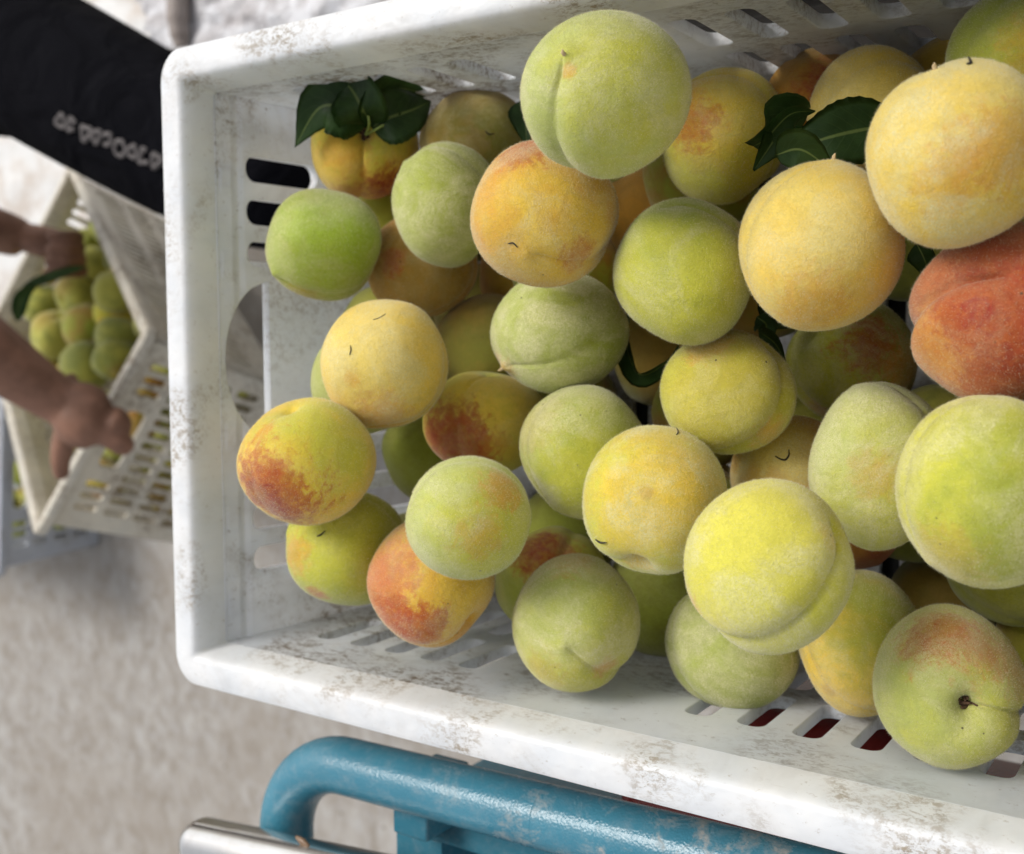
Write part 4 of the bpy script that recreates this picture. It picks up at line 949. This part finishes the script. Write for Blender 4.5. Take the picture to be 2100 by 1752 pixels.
for fp_, in ((footA,), (V((kneeB.x-.06, kneeB.y+.1, .05)),)):
    skin_object('shoe', [[(V((fp_.x-.03, fp_.y+.03, .045)), .042), (V((fp_.x+.08, fp_.y-.05, .040)), .040), (V((fp_.x+.16, fp_.y-.10, .034)), .034)]], sh.m, .005, body, 3)
# pale print running down the trouser leg: blurred looping letters laid on the cloth
dg = bpy.context.evaluated_depsgraph_get()
trs = [o for o in body.children if o.name.startswith('trousers')][0]
bvh = BVHTree.FromObject(trs, dg)
def on_cloth(px, py):
    r = Vector(CR*((px-1050)/F) + CD*((py-876)/F) + CF).normalized()
    h = bvh.ray_cast(Vector(CP), r); return (h[0], h[1], h[3])
lp = NT('pale_print'); lp.base((0.10, 0.088, 0.085), .8)
bm = bmesh.new(); n_ok = 0
rl = random.Random(4)
for k in range(9):
    cx = 128+k*24+rl.uniform(-3, 3); cy = 250+k*10.2+rl.uniform(-3, 3); sc_ = rl.uniform(.75, 1.15)
    pts = []
    for j in range(13):
        a = 2*math.pi*j/12*(0.75 if k % 3 == 1 else 1.0)+k
        h = on_cloth(cx+(10*math.cos(a)+3*math.sin(a*2+k))*sc_, cy+(13*math.sin(a)+4*math.sin(a*2+k*2))*sc_)
        if h[0] is not None: pts.append(h[0]+h[1]*.0012)
    if len(pts) > 6: tube(bm, pts, 0.0036, 6)
bm_obj('print', bm, lp.m, body)

# ------------------------------------------------------------------ little dry bits lying on the fruit
bpy.context.view_layer.update()
dg = bpy.context.evaluated_depsgraph_get()
def ray_px(px, py):
    r = Vector(CR*((px-1050)/F) + CD*((py-876)/F) + CF).normalized()
    ok, loc, nrm, idx, ob, mt = scene.ray_cast(dg, Vector(CP), r); return loc, nrm, ob
db = NT('dry_twig'); db.base((0.022, 0.016, 0.012), .8)
BITS = [([(1590, 938), (1600, 943), (1612, 942), (1619, 934), (1619, 925)], .0006, 'curved black twig bit lying on the small orange peach'),
 ([(1042, 500), (1052, 499), (1062, 505)], .00045, 'black crumb on the orange peach'),
 ([(718, 710), (720, 718), (717, 727)], .0004, 'grey hooked fibre on the left of the round yellow peach'),
 ([(765, 656), (778, 651), (790, 644)], .0004, 'straight fibre near the top of the round yellow peach'),
 ([(650, 1102), (658, 1097), (668, 1090)], .0006, 'dark splinter on the green peach under the red cheeked one'),
 ([(1222, 1106), (1232, 1110), (1246, 1111)], .0006, 'black crumb on the lower left of the notched peach'),
 ([(1386, 879), (1390, 886), (1388, 893)], .0005, 'short black hair at the top of the notched peach'),
 ([(1985, 122), (1988, 130), (1982, 134)], .0007, 'dark speck of stalk on top of the biggest golden peach'),
 ([(995, 268), (1001, 275), (1012, 276)], .0005, 'tiny dark hook on the brownish olive peach')]
for pts, rr, lab in BITS:
    P = []
    for q in pts:
        loc, nrm, ob = ray_px(*q)
        if loc is not None: P.append(loc+nrm*rr*0.9+Vector((rnd.uniform(-1, 1), rnd.uniform(-1, 1), 0))*.0005)
    if len(P) < 2: continue
    c0 = P[0].copy(); bm = bmesh.new(); S = spline([p-c0 for p in P], 4)
    tube(bm, S, [rr*0.8*(0.5+0.5*math.sin(3.1*k/(len(S)-1))) for k in range(len(S))], 6)
    o = bm_obj('dry_bit', bm, db.m); o.location = c0; tag(o, lab, 'debris', 'dry bits on the fruit')
# brown husk on the steel box
loc, nrm, ob = ray_px(622, 1732)
if loc is not None:
    bm = bmesh.new(); r = bmesh.ops.create_uvsphere(bm, u_segments=20, v_segments=12, radius=1)
    for vv in r['verts']:
        x = vv.co.x; k = 1-0.25*abs(x)
        vv.co = Vector((x*.0068, vv.co.y*.0024*k, vv.co.z*.0018))
    hk = NT('husk_brown'); hk.base(hk.mix(hk.noise(hk.mapping(hk.tc.outputs['Object'], scale=(.2, 1, 1)), 900, 2), (.10, .055, .025), (.25, .15, .08)), .45)
    o = bm_obj('husk', bm, hk.m); o.location = loc+nrm*.0016; o.rotation_euler = (0, .0, -.32)
    tag(o, 'small brown seed husk lying on the steel box by the blue rail', 'husk')
